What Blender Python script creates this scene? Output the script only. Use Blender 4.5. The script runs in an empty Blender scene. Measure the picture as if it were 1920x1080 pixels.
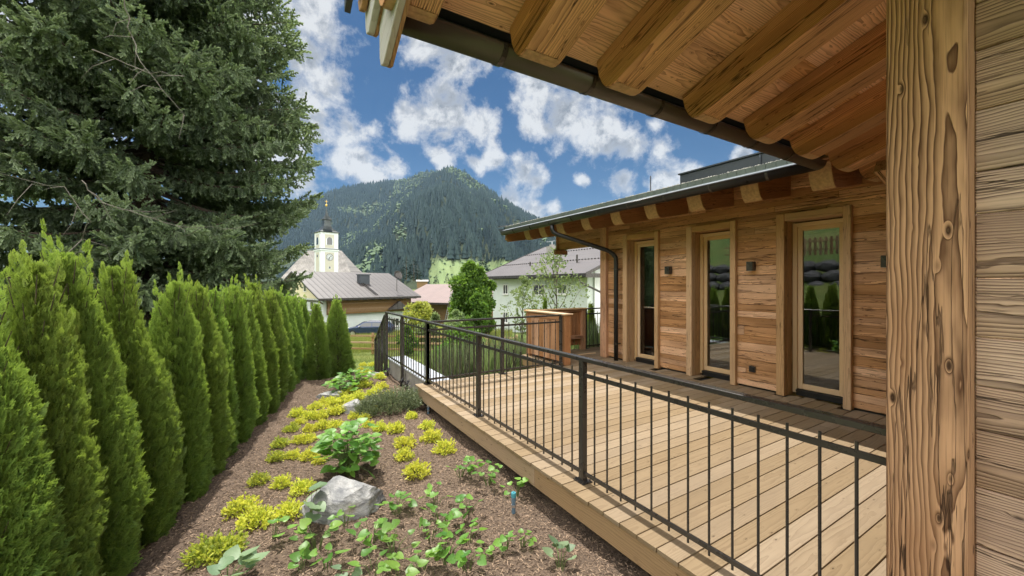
import bpy, math, random
import numpy as np
from mathutils import Vector

R = math.radians
random.seed(7)
rng = np.random.default_rng(7)
S = bpy.context.scene
COL = S.collection

# ------------------------------------------------------------------ camera
F = 746.7                       # focal length in photo pixels (14 mm lens)
HZ = 533.0                      # row of the horizon in the photo
HAZE = 0.00003               # air density
TH = math.atan(457 / F)
CT, ST = math.cos(TH), math.sin(TH)
EYE = 1.587
cam = bpy.data.cameras.new('camera')
cam.sensor_width = 36
cam.lens = 36 * F / 1920
cam.shift_y = -(540 - HZ) / 1920
cam.clip_start = 0.05
cam.clip_end = 12000
camo = bpy.data.objects.new('camera', cam)
camo.location = (0, 0, EYE)
camo.rotation_euler = (R(90), 0, -TH)
COL.objects.link(camo)
S.camera = camo


def W(xc, d, z):                # lateral distance, depth, height -> world
    return np.array((xc * CT + d * ST, -xc * ST + d * CT, z))


def P(px, py, d):               # a photo pixel at a depth -> world
    return W((px - 960) / F * d, d, EYE - (py - HZ) / F * d)


def G(px, py, z):               # a photo pixel on the level z -> world
    return P(px, py, (EYE - z) * F / (py - HZ))


# ------------------------------------------------------------------ light
SUN_EL, SUN_AZ = R(65), R(3)    # azimuth from +Y towards +X
S.view_settings.view_transform = 'Standard'
S.view_settings.look = 'None'
S.view_settings.gamma = 1
S.view_settings.exposure = 1.0
S.cycles.use_denoising = True
S.cycles.use_adaptive_sampling = False
S.cycles.max_bounces = 8
S.cycles.diffuse_bounces = 5
S.cycles.transparent_max_bounces = 12
S.cycles.volume_bounces = 0
S.cycles.caustics_reflective = False
S.cycles.caustics_refractive = False
S.cycles.sample_clamp_indirect = 4
sun = bpy.data.lights.new('sun', 'SUN')
sun.energy = 3.7
sun.angle = R(0.5)
sun.color = (1.0, 0.95, 0.87)
suno = bpy.data.objects.new('sun', sun)
sd = Vector((math.sin(SUN_AZ) * math.cos(SUN_EL), math.cos(SUN_AZ) * math.cos(SUN_EL), math.sin(SUN_EL)))
suno.rotation_euler = sd.to_track_quat('Z', 'Y').to_euler()
suno.location = (0, 0, 40)
COL.objects.link(suno)


# ------------------------------------------------------------------ node helper
class NT:
    def __init__(self, tree):
        self.t = tree

    def n(self, typ, ins=None, out=0, **props):
        nd = self.t.nodes.new('ShaderNode' + typ)
        for k, v in props.items():
            setattr(nd, k, v)
        for k, v in (ins or {}).items():
            s = nd.inputs[k]
            if isinstance(v, bpy.types.NodeSocket):
                self.t.links.new(v, s)
            elif isinstance(v, bpy.types.Node):
                self.t.links.new(v.outputs[0], s)
            else:
                s.default_value = v
        self.last = nd
        return nd.outputs[out] if len(nd.outputs) else nd

    def m(self, op, a, b=0.0, c=None, clamp=False):
        ins = {0: a, 1: b}
        if c is not None:
            ins[2] = c
        return self.n('Math', ins, operation=op, use_clamp=clamp)

    def mix(self, f, a, b, mode='MIX'):
        nd = self.t.nodes.new('ShaderNodeMix')
        nd.data_type = 'RGBA'
        nd.blend_type = mode
        for k, v in ((0, f), (6, a), (7, b)):
            s = nd.inputs[k]
            if isinstance(v, bpy.types.NodeSocket):
                self.t.links.new(v, s)
            elif k == 0:
                s.default_value = v
            else:
                s.default_value = (*v[:3], 1)
        return nd.outputs[2]

    def rng(self, v, a, b, c=0.0, d=1.0, smooth=True):
        return self.n('MapRange', {0: v, 1: a, 2: b, 3: c, 4: d}, interpolation_type='SMOOTHSTEP' if smooth else 'LINEAR')

    def noise(self, vec, scale=1.0, detail=3.0, rough=0.5, dist=0.0):
        return self.n('TexNoise', {'Vector': vec, 'Scale': scale, 'Detail': detail, 'Roughness': rough, 'Distortion': dist})

    def scl(self, vec, s):
        return self.n('VectorMath', {0: vec, 1: s}, operation='MULTIPLY')


# ------------------------------------------------------------------ sky
def make_world():
    w = bpy.data.worlds.new('World')
    S.world = w
    w.use_nodes = True
    t = NT(w.node_tree)
    w.node_tree.nodes.clear()
    sky = t.n('TexSky', sky_type='NISHITA', sun_disc=False, sun_elevation=SUN_EL, sun_rotation=SUN_AZ,
              altitude=900, air_density=1.0, dust_density=0.4, ozone_density=2.0)
    blue = t.n('HueSaturation', {'Hue': 0.5, 'Saturation': 1.38, 'Value': 0.195, 'Color': sky})
    d = t.n('TexCoord', out=0)
    d = t.n('VectorMath', {0: d}, operation='NORMALIZE')
    # rolling cumulus: where each bank hangs in the sky, its angular size, then ragged by noise
    banks = [(600, 30, .10), (560, 105, .08), (612, 165, .085), (560, 200, .07), (650, 240, .07), (580, 240, .09), (655, 300, .062), (565, 335, .08), (545, 290, .07),
             (800, 75, .085), (850, 110, .09), (905, 100, .06), (835, 205, .105), (895, 235, .075), (775, 225, .06),
             (1010, 165, .10), (1065, 215, .12), (1130, 245, .09), (1190, 268, .06), (1235, 282, .045), (1000, 230, .06),
             (985, 315, .065), (1010, 345, .045), (830, 297, .040), (735, 315, .05), (700, 345, .05), (920, 300, .04), (890, 312, .035),
             (1000, 388, .065), (960, 375, .05), (1040, 395, .04), (1172, 345, .055), (1250, 335, .06), (1290, 330, .05), (1095, 335, .025), (1390, 290, .03),
             (480, 60, .12), (450, 260, .12), (20, 120, .2), (1330, 180, .03), (1225, 235, .03)]
    warp = t.n('TexNoise', {'Vector': d, 'Scale': 6.0, 'Detail': 7.0, 'Roughness': 0.55}, out=1)
    dw = t.n('VectorMath', {0: warp, 1: (0.5, 0.5, 0.5)}, operation='SUBTRACT')
    dw = t.n('VectorMath', {0: dw, 3: 0.055}, operation='SCALE')
    dw = t.n('VectorMath', {0: d, 1: dw}, operation='ADD')
    acc = None
    for (px, py, r) in banks:
        v = P(px, py, 1.0) - np.array((0, 0, EYE))
        v = v / np.linalg.norm(v)
        dist = t.n('VectorMath', {0: dw, 1: tuple(v)}, out=1, operation='DISTANCE')
        k = t.m('MULTIPLY_ADD', dist, -1 / (r * 1.13), 1.0)
        acc = k if acc is None else t.m('SMOOTH_MAX', acc, k, 0.25)
    fb = t.noise(d, 11.0, 14.0, 0.64, 0.25)
    fb2 = t.noise(dw, 28.0, 8.0, 0.6)
    dens = t.m('ADD', acc, t.m('MULTIPLY', t.m('SUBTRACT', fb, 0.5), 1.9))
    dens = t.m('ADD', dens, t.m('MULTIPLY', t.m('SUBTRACT', fb2, 0.5), 1.1))
    # unseen rest of the sky, overhead and behind: bright cloud added as fill
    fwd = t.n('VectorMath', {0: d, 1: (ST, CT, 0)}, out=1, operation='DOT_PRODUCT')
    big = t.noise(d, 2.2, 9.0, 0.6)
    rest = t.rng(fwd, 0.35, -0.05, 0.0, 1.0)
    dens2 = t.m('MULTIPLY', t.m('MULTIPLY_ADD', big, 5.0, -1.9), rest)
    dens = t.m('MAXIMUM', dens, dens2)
    mask = t.rng(dens, 0.20, 0.80)
    body = t.rng(dens, 0.25, 0.95)
    up = t.n('VectorMath', {0: d, 1: (0.0, 0.018, 0.030)}, operation='ADD')
    fbs = t.noise(up, 11.0, 14.0, 0.64, 0.25)
    rel = t.rng(t.m('SUBTRACT', fb, fbs), -0.12, 0.08)
    cc = t.mix(t.m('MULTIPLY', body, t.m('SUBTRACT', 1.0, rel), clamp=True), (2.5, 2.53, 2.56), (0.90, 1.0, 1.14))
    c = t.mix(mask, blue, cc)
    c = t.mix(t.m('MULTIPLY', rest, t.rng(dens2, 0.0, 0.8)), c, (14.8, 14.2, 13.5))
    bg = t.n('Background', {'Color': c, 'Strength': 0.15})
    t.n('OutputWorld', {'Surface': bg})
    w.cycles.sampling_method = 'MANUAL'
    w.cycles.sample_map_resolution = 1024


make_world()


# ------------------------------------------------------------------ mesh helpers
def nrm(v):
    v = np.asarray(v, float)
    return v / max(np.linalg.norm(v), 1e-9)


def rot_z(a):
    c, s = math.cos(a), math.sin(a)
    return np.array(((c, -s, 0), (s, c, 0), (0, 0, 1.0)))


def mesh_np(name, V, F_, tint=None, wc=None, smooth=False):
    """V (N,3); F_ list of (M,k) arrays."""
    me = bpy.data.meshes.new(name)
    V = np.asarray(V, np.float32)
    me.vertices.add(len(V))
    me.vertices.foreach_set('co', V.ravel())
    F_ = [np.asarray(f, np.int32) for f in F_ if len(f)]
    tot = np.concatenate([np.full(len(f), f.shape[1], np.int32) for f in F_])
    idx = np.concatenate([f.ravel() for f in F_])
    me.loops.add(len(idx))
    me.loops.foreach_set('vertex_index', idx)
    me.polygons.add(len(tot))
    st = np.concatenate(([0], np.cumsum(tot)[:-1])).astype(np.int32)
    me.polygons.foreach_set('loop_start', st)
    me.polygons.foreach_set('use_smooth', np.full(len(tot), bool(smooth)))
    if tint is not None:
        a = me.attributes.new('tint', 'FLOAT', 'POINT')
        a.data.foreach_set('value', np.asarray(tint, np.float32))
    if wc is not None:
        a = me.attributes.new('wc', 'FLOAT_VECTOR', 'POINT')
        a.data.foreach_set('vector', np.asarray(wc, np.float32).ravel())
    me.update(calc_edges=True)
    me.validate()
    return me


def tag(o, label=None, cat=None, group=None, kind=None):
    if label:
        o['label'] = label
    if cat:
        o['category'] = cat
    if group:
        o['group'] = group
    if kind:
        o['kind'] = kind
    return o


def link(name, me, mat=None, parent=None, bevel=0.0, seg=1):
    o = bpy.data.objects.new(name, me)
    COL.objects.link(o)
    if mat:
        me.materials.append(mat)
    if parent is not None:
        o.parent = parent
    if bevel:
        b = o.modifiers.new('bevel', 'BEVEL')
        b.width = bevel
        b.segments = seg
        b.limit_method = 'ANGLE'
    return o


def empty(name, label, cat, loc=(0, 0, 0), rz=0.0, group=None):
    o = bpy.data.objects.new(name, None)
    COL.objects.link(o)
    o.location = tuple(loc)
    o.rotation_euler = (0, 0, rz)
    o.empty_display_size = 0.1
    return tag(o, label, cat, group)


def dup(root, loc=None, rz=None, sc=None, label=None):
    r = root.copy()
    COL.objects.link(r)
    if loc is not None:
        r.location = tuple(loc)
    if rz is not None:
        r.rotation_euler = (0, 0, rz)
    if sc is not None:
        r.scale = sc if hasattr(sc, '__len__') else (sc, sc, sc)
    if label:
        r['label'] = label
    for ch in list(root.children):
        c = ch.copy()
        COL.objects.link(c)
        c.parent = r
        for g in list(ch.children):
            q = g.copy()
            COL.objects.link(q)
            q.parent = c
    return r


BOXF = ((0, 3, 2, 1), (4, 5, 6, 7), (0, 1, 5, 4), (1, 2, 6, 5), (2, 3, 7, 6), (3, 0, 4, 7))


class MB:
    """collects pieces of ONE mesh object"""

    def __init__(self):
        self.v, self.f, self.wc, self.ti, self.n = [], {}, [], [], 0

    def add(self, V, faces, wc=None, tint=None):
        V = np.asarray(V, float).reshape(-1, 3)
        self.v.append(V)
        for f in faces:
            self.f.setdefault(len(f), []).append([i + self.n for i in f])
        self.wc.append(np.asarray(wc, float) if wc is not None else V)
        self.ti.append(np.full(len(V), random.random() if tint is None else tint))
        self.n += len(V)
        return self

    def _wc(self, loc, grain):
        o = [grain] + [i for i in range(3) if i != grain]
        return loc[:, o] + np.array((random.uniform(0, 60), random.uniform(-.05, .05), random.uniform(.02, .10)))

    def box(self, c, s, rot=None, grain=None, tint=None):
        s = np.asarray(s, float)
        L = np.array([(-1, -1, -1), (1, -1, -1), (1, 1, -1), (-1, 1, -1), (-1, -1, 1), (1, -1, 1), (1, 1, 1), (-1, 1, 1)]) * s / 2
        g = int(np.argmax(s)) if grain is None else grain
        V = L @ np.asarray(rot).T if rot is not None else L
        return self.add(V + np.asarray(c, float), BOXF, self._wc(L, g), tint)

    def bx(self, x0, x1, y0, y1, z0, z1, grain=None, tint=None):
        return self.box(((x0 + x1) / 2, (y0 + y1) / 2, (z0 + z1) / 2), (abs(x1 - x0), abs(y1 - y0), abs(z1 - z0)), None, grain, tint)

    def beam(self, p0, p1, w, h, up=(0, 0, 1), tint=None):
        p0, p1 = np.asarray(p0, float), np.asarray(p1, float)
        d = nrm(p1 - p0)
        x = nrm(np.cross(d, up))
        z = np.cross(x, d)
        return self.box((p0 + p1) / 2, (w, np.linalg.norm(p1 - p0), h), np.stack((x, d, z), 1), 1, tint)

    def prism(self, pts, vec, tint=None, grain=None):
        p = np.asarray(pts, float)
        k = len(p)
        V = np.concatenate((p, p + np.asarray(vec, float)))
        fs = [tuple(range(k))[::-1], tuple(range(k, 2 * k))] + [(i, (i + 1) % k, (i + 1) % k + k, i + k) for i in range(k)]
        if grain is not None:
            a = nrm(grain)
            b = nrm(np.cross(a, (0.3, 0.2, 1) if abs(a[2]) < .9 else (1, 0, 0)))
            c = np.cross(a, b)
            L = np.stack((V @ a, V @ b, V @ c), 1)
            L -= L.mean(0)
            wc = L + np.array((random.uniform(0, 60), random.uniform(-.05, .05), random.uniform(.02, .1)))
        else:
            wc = None
        return self.add(V, fs, wc, tint)

    def timber(self, pts, vec, grain):
        """a prism whose faces were each cut from the log on their own: grain breaks at the edges"""
        p = np.asarray(pts, float)
        vec = np.asarray(vec, float)
        k = len(p)
        A, B = p, p + vec
        a, x = nrm(grain), nrm(vec)
        c = np.cross(a, x)
        s = random.uniform(0, 60)
        runs = [[A[::-1]], [B]] + [[np.array((A[i], A[(i + 1) % k], B[(i + 1) % k], B[i]))] for i in range(k)]
        for i, (q,) in enumerate(runs):
            o = (s + i % 3 * 7.3 * (i < 2 or np.ptp(q @ a) > .5), random.uniform(-.05, .05) if i < 2 or np.ptp(q @ a) > .5 else 0, random.uniform(.03, .1) if i < 2 else .06)
            L = np.stack((q @ a, (q @ x) - np.dot(p[0], x), (q @ c) - np.dot(p[0], c)), 1) + np.array(o)
            self.add(q, [tuple(range(len(q)))], L, random.uniform(.2, .45) if i < 2 else random.uniform(.5, .8))
        return self

    def tube(self, pts, r, n=8, cap=True, tint=None):
        pts = np.asarray(pts, float)
        k = len(pts)
        r = np.full(k, r, float) if np.isscalar(r) else np.asarray(r, float)
        tg = np.gradient(pts, axis=0)
        V, wc = [], []
        ref = None
        ln = 0
        for i in range(k):
            d = nrm(tg[i])
            if ref is None:
                ref = nrm(np.cross(d, (0, 0, 1) if abs(d[2]) < .9 else (1, 0, 0)))
            x = nrm(ref - d * np.dot(ref, d))
            ref = x
            y = np.cross(d, x)
            if i:
                ln += np.linalg.norm(pts[i] - pts[i - 1])
            for j in range(n):
                a = 2 * math.pi * j / n
                V.append(pts[i] + r[i] * (math.cos(a) * x + math.sin(a) * y))
                wc.append((ln, r[i] * math.cos(a), r[i] * math.sin(a)))
        fs = [(i * n + j, i * n + (j + 1) % n, (i + 1) * n + (j + 1) % n, (i + 1) * n + j) for i in range(k - 1) for j in range(n)]
        if cap:
            fs += [tuple(range(n))[::-1], tuple(range((k - 1) * n, k * n))]
        return self.add(V, fs, wc, tint)

    def lathe(self, prof, c=(0, 0, 0), n=16, tint=None):
        V = [(c[0] + r * math.cos(2 * math.pi * j / n), c[1] + r * math.sin(2 * math.pi * j / n), c[2] + z) for (r, z) in prof for j in range(n)]
        k = len(prof)
        fs = [(i * n + j, i * n + (j + 1) % n, (i + 1) * n + (j + 1) % n, (i + 1) * n + j) for i in range(k - 1) for j in range(n)]
        fs += [tuple(range(n))[::-1], tuple(range((k - 1) * n, k * n))]
        return self.add(V, fs, None, tint)

    def build(self, name, mat, parent=None, smooth=False, bevel=0.0, seg=1, origin=None):
        V = np.concatenate(self.v)
        if origin is not None:
            V = V - np.asarray(origin)
        me = mesh_np(name, V, [np.array(f) for f in self.f.values()], np.concatenate(self.ti), np.concatenate(self.wc), smooth)
        o = link(name, me, mat, parent, bevel, seg)
        if origin is not None:
            o.location = tuple(origin)
        return o


def frames(z, roll=None, up=(0, 0, 1)):
    """N rotation matrices whose third column is z"""
    z = np.asarray(z, float)
    z = z / np.maximum(np.linalg.norm(z, axis=1, keepdims=True), 1e-9)
    x = np.cross(np.broadcast_to(np.asarray(up, float), z.shape), z)
    ln = np.linalg.norm(x, axis=1, keepdims=True)
    x = np.where(ln < 1e-3, np.array((1.0, 0, 0)), x / np.maximum(ln, 1e-9))
    y = np.cross(z, x)
    if roll is not None:
        c, s = np.cos(roll)[:, None], np.sin(roll)[:, None]
        x, y = c * x + s * y, -s * x + c * y
    return np.stack((x, y, z), 2)


def scatter(tv, tf, pos, M, scale, tint, tgrad=None):
    tv = np.asarray(tv, float)
    N, n = len(pos), len(tv)
    V = np.einsum('nij,kj->nki', M * np.asarray(scale, float).reshape(N, 1, 1), tv) + np.asarray(pos)[:, None, :]
    fs = []
    for k in sorted({len(f) for f in tf}):
        f = np.array([x for x in tf if len(x) == k])
        fs.append((f[None] + (np.arange(N) * n)[:, None, None]).reshape(-1, k))
    T = np.repeat(np.asarray(tint, float)[:, None], n, 1)
    if tgrad is not None:
        T = T + np.asarray(tgrad)[None, :]
    return V.reshape(-1, 3), fs, T.ravel()


def merge(parts):
    V, T, fs, n = [], [], {}, 0
    for v, f, t in parts:
        V.append(v)
        T.append(t)
        for a in f:
            fs.setdefault(a.shape[1], []).append(a + n)
        n += len(v)
    return np.concatenate(V), [np.concatenate(a) for a in fs.values()], np.concatenate(T)


# ------------------------------------------------------------------ materials
def new_mat(name):
    m = bpy.data.materials.new(name)
    m.use_nodes = True
    m.node_tree.nodes.clear()
    return m, NT(m.node_tree)


def principled(t, col, rough=0.6, metal=0.0, bump=None, bdist=0.002, bstr=1.0, spec=0.5, out=True):
    ins = {'Base Color': col if isinstance(col, bpy.types.NodeSocket) else (*col[:3], 1), 'Roughness': rough, 'Metallic': metal, 'Specular IOR Level': spec}
    if bump is not None:
        ins['Normal'] = t.n('Bump', {'Strength': bstr, 'Distance': bdist, 'Height': bump})
    b = t.n('BsdfPrincipled', ins)
    if out:
        t.n('OutputMaterial', {'Surface': b})
    return b


def plain(name, col, rough=0.6, metal=0.0, var=0.12, scale=6.0, bump=0.0, spec=0.5):
    m, t = new_mat(name)
    co = t.n('TexCoord', out=3)
    f = t.noise(co, scale, 6.0, 0.6)
    f2 = t.noise(co, scale * 9, 3.0, 0.6)
    c = t.mix(t.rng(f, .3, .7), [x * (1 - var) for x in col], [min(1, x * (1 + var)) for x in col])
    c = t.mix(t.m('MULTIPLY', t.rng(f2, .5, .8), var), c, [x * .6 for x in col])
    principled(t, c, t.m('ADD', t.m('MULTIPLY', f, .12), rough - .06), metal, f2 if bump else None, bump, 1.0, spec)
    return m


def wood(name, light, dark, ring=.014, knots=.5, tone=.25, stain=None, stain_amt=.35, rough=.72, bump=.0022, contrast=.8, crack=.5, dist=2.4, kamp=1.6, lpow=2.2, ks=(1.9, 5.2), kr=.13):
    """sawn, weathered timber: growth rings cut by the board's own faces, knots, fibres, splits"""
    m, t = new_mat(name)
    wc = t.n('Attribute', out=2 - 1, attribute_name='wc')
    ti = t.n('Attribute', out=2, attribute_name='tint')
    n1 = t.noise(t.scl(wc, (.9, 4.5, 4.5)), 1.0, 3.0, .5)
    n2 = t.noise(t.scl(wc, (5, 26, 26)), 1.0, 2.0, .5)
    vo = t.t.nodes.new('ShaderNodeTexVoronoi')
    t.t.links.new(t.scl(wc, (ks[0], ks[1], ks[1])), vo.inputs['Vector'])
    sc = t.n('SeparateColor', {0: vo.outputs['Color']})
    on = t.rng(sc, 1 - knots - .02, 1 - knots + .02)
    kd = t.m('MULTIPLY_ADD', t.m('SUBTRACT', n2, .5), .12, vo.outputs['Distance'])
    k = t.m('MULTIPLY', t.rng(kd, .34, .0), on)
    kcore = t.m('MULTIPLY', t.rng(kd, kr, kr * .4), on)
    rr = t.n('VectorMath', {0: t.scl(wc, (0, 1, 1))}, out=1, operation='LENGTH')
    fld = t.m('MULTIPLY', rr, 1 / ring)
    fld = t.m('MULTIPLY_ADD', t.m('SUBTRACT', n1, .5), dist * 3.2, fld)
    fld = t.m('MULTIPLY_ADD', t.m('SUBTRACT', n2, .5), dist * .45, fld)
    fld = t.m('MULTIPLY_ADD', k, kamp, fld)
    fr = t.m('FRACT', fld)
    late = t.m('MULTIPLY', t.m('POWER', fr, lpow), t.rng(fr, 1.0, .93))
    fib = t.noise(t.scl(wc, (3.2, 150, 150)), 1.0, 3.0, .6)
    big = t.noise(t.scl(wc, (.55, 2.4, 2.4)), 1.0, 4.0, .6)
    patch = t.noise(t.scl(wc, (1.6, 11, 11)), 1.0, 4.0, .6)
    cn = t.noise(t.scl(wc, (.42, 10.5, 10.5)), 1.0, 5.0, .55)
    ck = t.m('MULTIPLY', min(1.0, crack * 2), t.m('MULTIPLY', t.rng(t.m('ABSOLUTE', t.m('SUBTRACT', cn, .5)), .008, .002), t.rng(big, .52 - crack * .2, .60)))
    amt = t.m('MULTIPLY', late, t.rng(patch, .25, .7, .62, 1.0))
    c = t.mix(t.m('MULTIPLY', amt, contrast), light, dark)
    c = t.mix(t.m('MULTIPLY', t.rng(fib, .48, .75), .35 * contrast), c, dark)
    if stain:
        c = t.mix(t.m('MULTIPLY', t.rng(big, .42, .66), stain_amt), c, stain, 'MIX')
    c = t.mix(t.m('MULTIPLY', k, .35), c, dark)
    c = t.mix(t.m('MULTIPLY', kcore, .85), c, [x * .38 for x in dark])
    c = t.mix(t.m('MULTIPLY', ck, .92), c, [x * .2 for x in dark])
    c = t.n('HueSaturation', {'Value': t.m('MULTIPLY_ADD', ti, tone * 2, 1 - tone), 'Saturation': t.m('MULTIPLY_ADD', ti, -.25, 1.1), 'Color': c})
    h = t.m('SUBTRACT', t.m('MULTIPLY', fib, .25), t.m('MULTIPLY', late, .8))
    h = t.m('SUBTRACT', h, t.m('MULTIPLY', ck, 2.5))
    principled(t, c, rough, 0, h, bump, 1.0, .3)
    return m


def leafmat(name, a, b, trans=.35, rough=.5, hue=.02, tcol=None):
    m, t = new_mat(name)
    ti = t.n('Attribute', out=2, attribute_name='tint')
    oi = t.n('ObjectInfo', out=5)
    c = t.mix(ti, a, b)
    c = t.n('HueSaturation', {'Hue': t.m('MULTIPLY_ADD', oi, hue, .5 - hue / 2), 'Value': t.m('MULTIPLY_ADD', oi, .2, .9), 'Color': c})
    pb = principled(t, c, rough, 0, spec=.35, out=False)
    tr = t.n('BsdfTranslucent', {'Color': t.mix(.55, c, tcol or [b[0] * 1.5, b[1] * 1.5, b[2] * .8])})
    t.n('OutputMaterial', {'Surface': t.n('MixShader', {0: trans, 1: pb, 2: tr})})
    return m


M = {}
M['post'] = wood('post_timber', (.64, .37, .21), (.10, .040, .017), ring=.0095, knots=.42, tone=.05, stain=(.35, .165, .072), stain_amt=.8, contrast=1.2, bump=.005, crack=1.3, dist=2.2, kamp=1.5, lpow=1.7, ks=(1.5, 4.2), kr=.20)
M['near_clad'] = wood('grey_weathered_board', (.60, .425, .31), (.10, .058, .042), ring=.0095, knots=.32, tone=.16, stain=(.30, .205, .155), stain_amt=.6, contrast=1.2, bump=.004, crack=1.3, dist=2.6, lpow=1.7, ks=(1.4, 4.2), kr=.14)
M['clad'] = wood('brown_weathered_board', (.79, .45, .235), (.13, .050, .019), ring=.010, knots=.6, tone=.24, stain=(.30, .15, .062), stain_amt=.7, contrast=1.05, bump=.004, crack=1.9, dist=2.8)
M['rafter'] = wood('hewn_rafter', (.84, .465, .225), (.20, .075, .026), ring=.009, knots=.35, tone=.1, stain=(.33, .175, .078), stain_amt=.55, contrast=1.0, bump=.004, crack=1.3, dist=2.2, lpow=1.7)
M['soffit'] = wood('soffit_board', (.82, .485, .24), (.25, .095, .034), ring=.011, knots=.6, tone=.16, stain=(.42, .21, .095), stain_amt=.5, contrast=.9, bump=.002, crack=.35)
M['deck'] = wood('larch_deck_board', (.265, .196, .118), (.145, .096, .053), ring=.014, knots=.3, tone=.15, stain=(.205, .15, .092), stain_amt=.6, contrast=.6, bump=.0008, crack=.05, dist=2.0, kamp=2.0)
M['fascia'] = wood('deck_fascia_timber', (.33, .22, .12), (.12, .068, .032), ring=.016, knots=.5, tone=.08, stain=(.26, .175, .10), stain_amt=.6, contrast=.45, crack=.3)
M['casing'] = wood('old_beam_casing', (.60, .38, .20), (.18, .085, .037), ring=.010, knots=.3, tone=.10, stain=(.33, .2, .10), stain_amt=.4, contrast=.6, crack=.5)
M['sash'] = wood('oiled_window_timber', (.66, .46, .265), (.50, .32, .17), ring=.008, knots=.0, tone=.05, contrast=.45, bump=.0004, crack=0)
M['endgrain'] = plain('sawn_end_grain', (.50, .33, .185), .8, 0, .18, 30)
M['redwood'] = wood('reddish_screen_board', (.52, .27, .135), (.16, .066, .03), ring=.010, knots=.7, tone=.22, stain=(.25, .115, .052), stain_amt=.5, contrast=.65)
M['rwood2'] = wood('reddish_eave_timber', (.44, .235, .115), (.14, .058, .025), ring=.012, knots=.4, tone=.1, contrast=.6)
M['barge_w'] = wood('limed_barge_board', (.50, .50, .48), (.27, .23, .19), ring=.014, knots=.3, tone=.04, stain=(.36, .31, .25), stain_amt=.4, contrast=.45)
M['barge'] = wood('barge_board_edge', (.42, .235, .105), (.17, .08, .032), ring=.010, knots=.4, tone=.05, contrast=.7)
M['metal_dark'] = plain('charcoal_gutter_steel', (.028, .028, .029), .3, .3, .08, 3)
M['metal'] = plain('anthracite_coated_steel', (.055, .050, .046), .28, .3, .03, 8)
M['gutter'] = plain('umber_coated_gutter', (.105, .092, .082), .42, .4, .08, 3)
M['zinc'] = plain('pale_zinc_sheet', (.30, .335, .37), .35, .7, .06, 4)
M['green_edge'] = plain('green_grey_edge_strip', (.11, .135, .115), .6, .1, .1, 8)
M['box_metal'] = plain('slate_metal_cladding', (.055, .066, .078), .45, .3, .08, 2)
M['black'] = plain('black_plastic', (.012, .012, .013), .4)
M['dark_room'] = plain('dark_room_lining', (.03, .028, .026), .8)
M['coping'] = plain('blue_grey_coping', (.40, .43, .47), .35, .0, .1, 3, .0005)
M['concrete'] = plain('grey_concrete', (.30, .29, .27), .85, 0, .2, 3, .002)
M['white'] = plain('white_render', (.60, .66, .64), .9, 0, .05, 1.2, .001)
M['whitesun'] = plain('sunlit_white_render', (.80, .82, .84), .9, 0, .03, 1.2)  # sunlight put into the colour: brighter copy of the white render
M['cream'] = plain('cream_render', (.70, .64, .44), .9, 0, .05, 1)
M['chwhite'] = plain('church_white_render', (.66, .70, .74), .9, 0, .04, .6)
M['chyellow'] = plain('church_yellow_render', (.50, .485, .42), .9, 0, .05, .6)
M['spire'] = plain('dark_spire_copper', (.05, .06, .06), .35, .6, .3, .7)
M['gold'] = plain('gilded_ball', (.7, .45, .1), .3, 1)
M['stone'] = None
M['winframe'] = plain('white_window_frame', (.75, .75, .73), .6)
M['house_wood'] = wood('old_brown_house_boards', (.22, .135, .06), (.10, .055, .024), ring=.03, knots=.2, tone=.2, contrast=.6, bump=.002)
M['fence_wood'] = wood('larch_fence_timber', (.48, .32, .18), (.26, .15, .075), ring=.02, knots=.2, tone=.15)
M['bark'] = plain('grey_brown_bark', (.10, .075, .055), .95, 0, .4, 12, .01)
M['deadwood'] = plain('pale_dead_branch', (.16, .145, .125), .9, 0, .3, 20)
M['carpaint'] = plain('dark_blue_car_paint', (.035, .055, .12), .22, .5, .05, 2, 0, .8)
M['asphalt'] = plain('asphalt', (.06, .06, .062), .9, 0, .2, 4)
M['red'] = plain('red_lacquer', (.35, .03, .03), .4)
M['teal'] = plain('teal_plastic', (.06, .28, .34), .4)
M['bluegrey'] = plain('slate_blue_plastic', (.10, .16, .22), .45)
M['alu'] = plain('bare_aluminium', (.55, .55, .56), .35, .9)
M['curtain'] = plain('white_curtain', (.7, .7, .68), .9)
M['petal'] = plain('pink_petal', (.65, .12, .30), .6)


def glass(name, tintc=(.85, .9, .9), boost=1.5):
    m, t = new_mat(name)
    fr = t.n('Fresnel', {'IOR': 1.52})
    g = t.n('BsdfGlossy', {'Color': (.97, .98, 1, 1), 'Roughness': .004})
    tr = t.n('BsdfTransparent', {'Color': (*tintc, 1)})
    t.n('OutputMaterial', {'Surface': t.n('MixShader', {0: t.m('MULTIPLY', fr, boost, clamp=True), 1: tr, 2: g})})
    return m


M['glass'] = glass('double_glazing', (.72, .76, .76), 2.8)
M['pane'] = plain('dark_window_pane', (.03, .04, .045), .06, 0, .02, 1, 0, .9)


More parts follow.
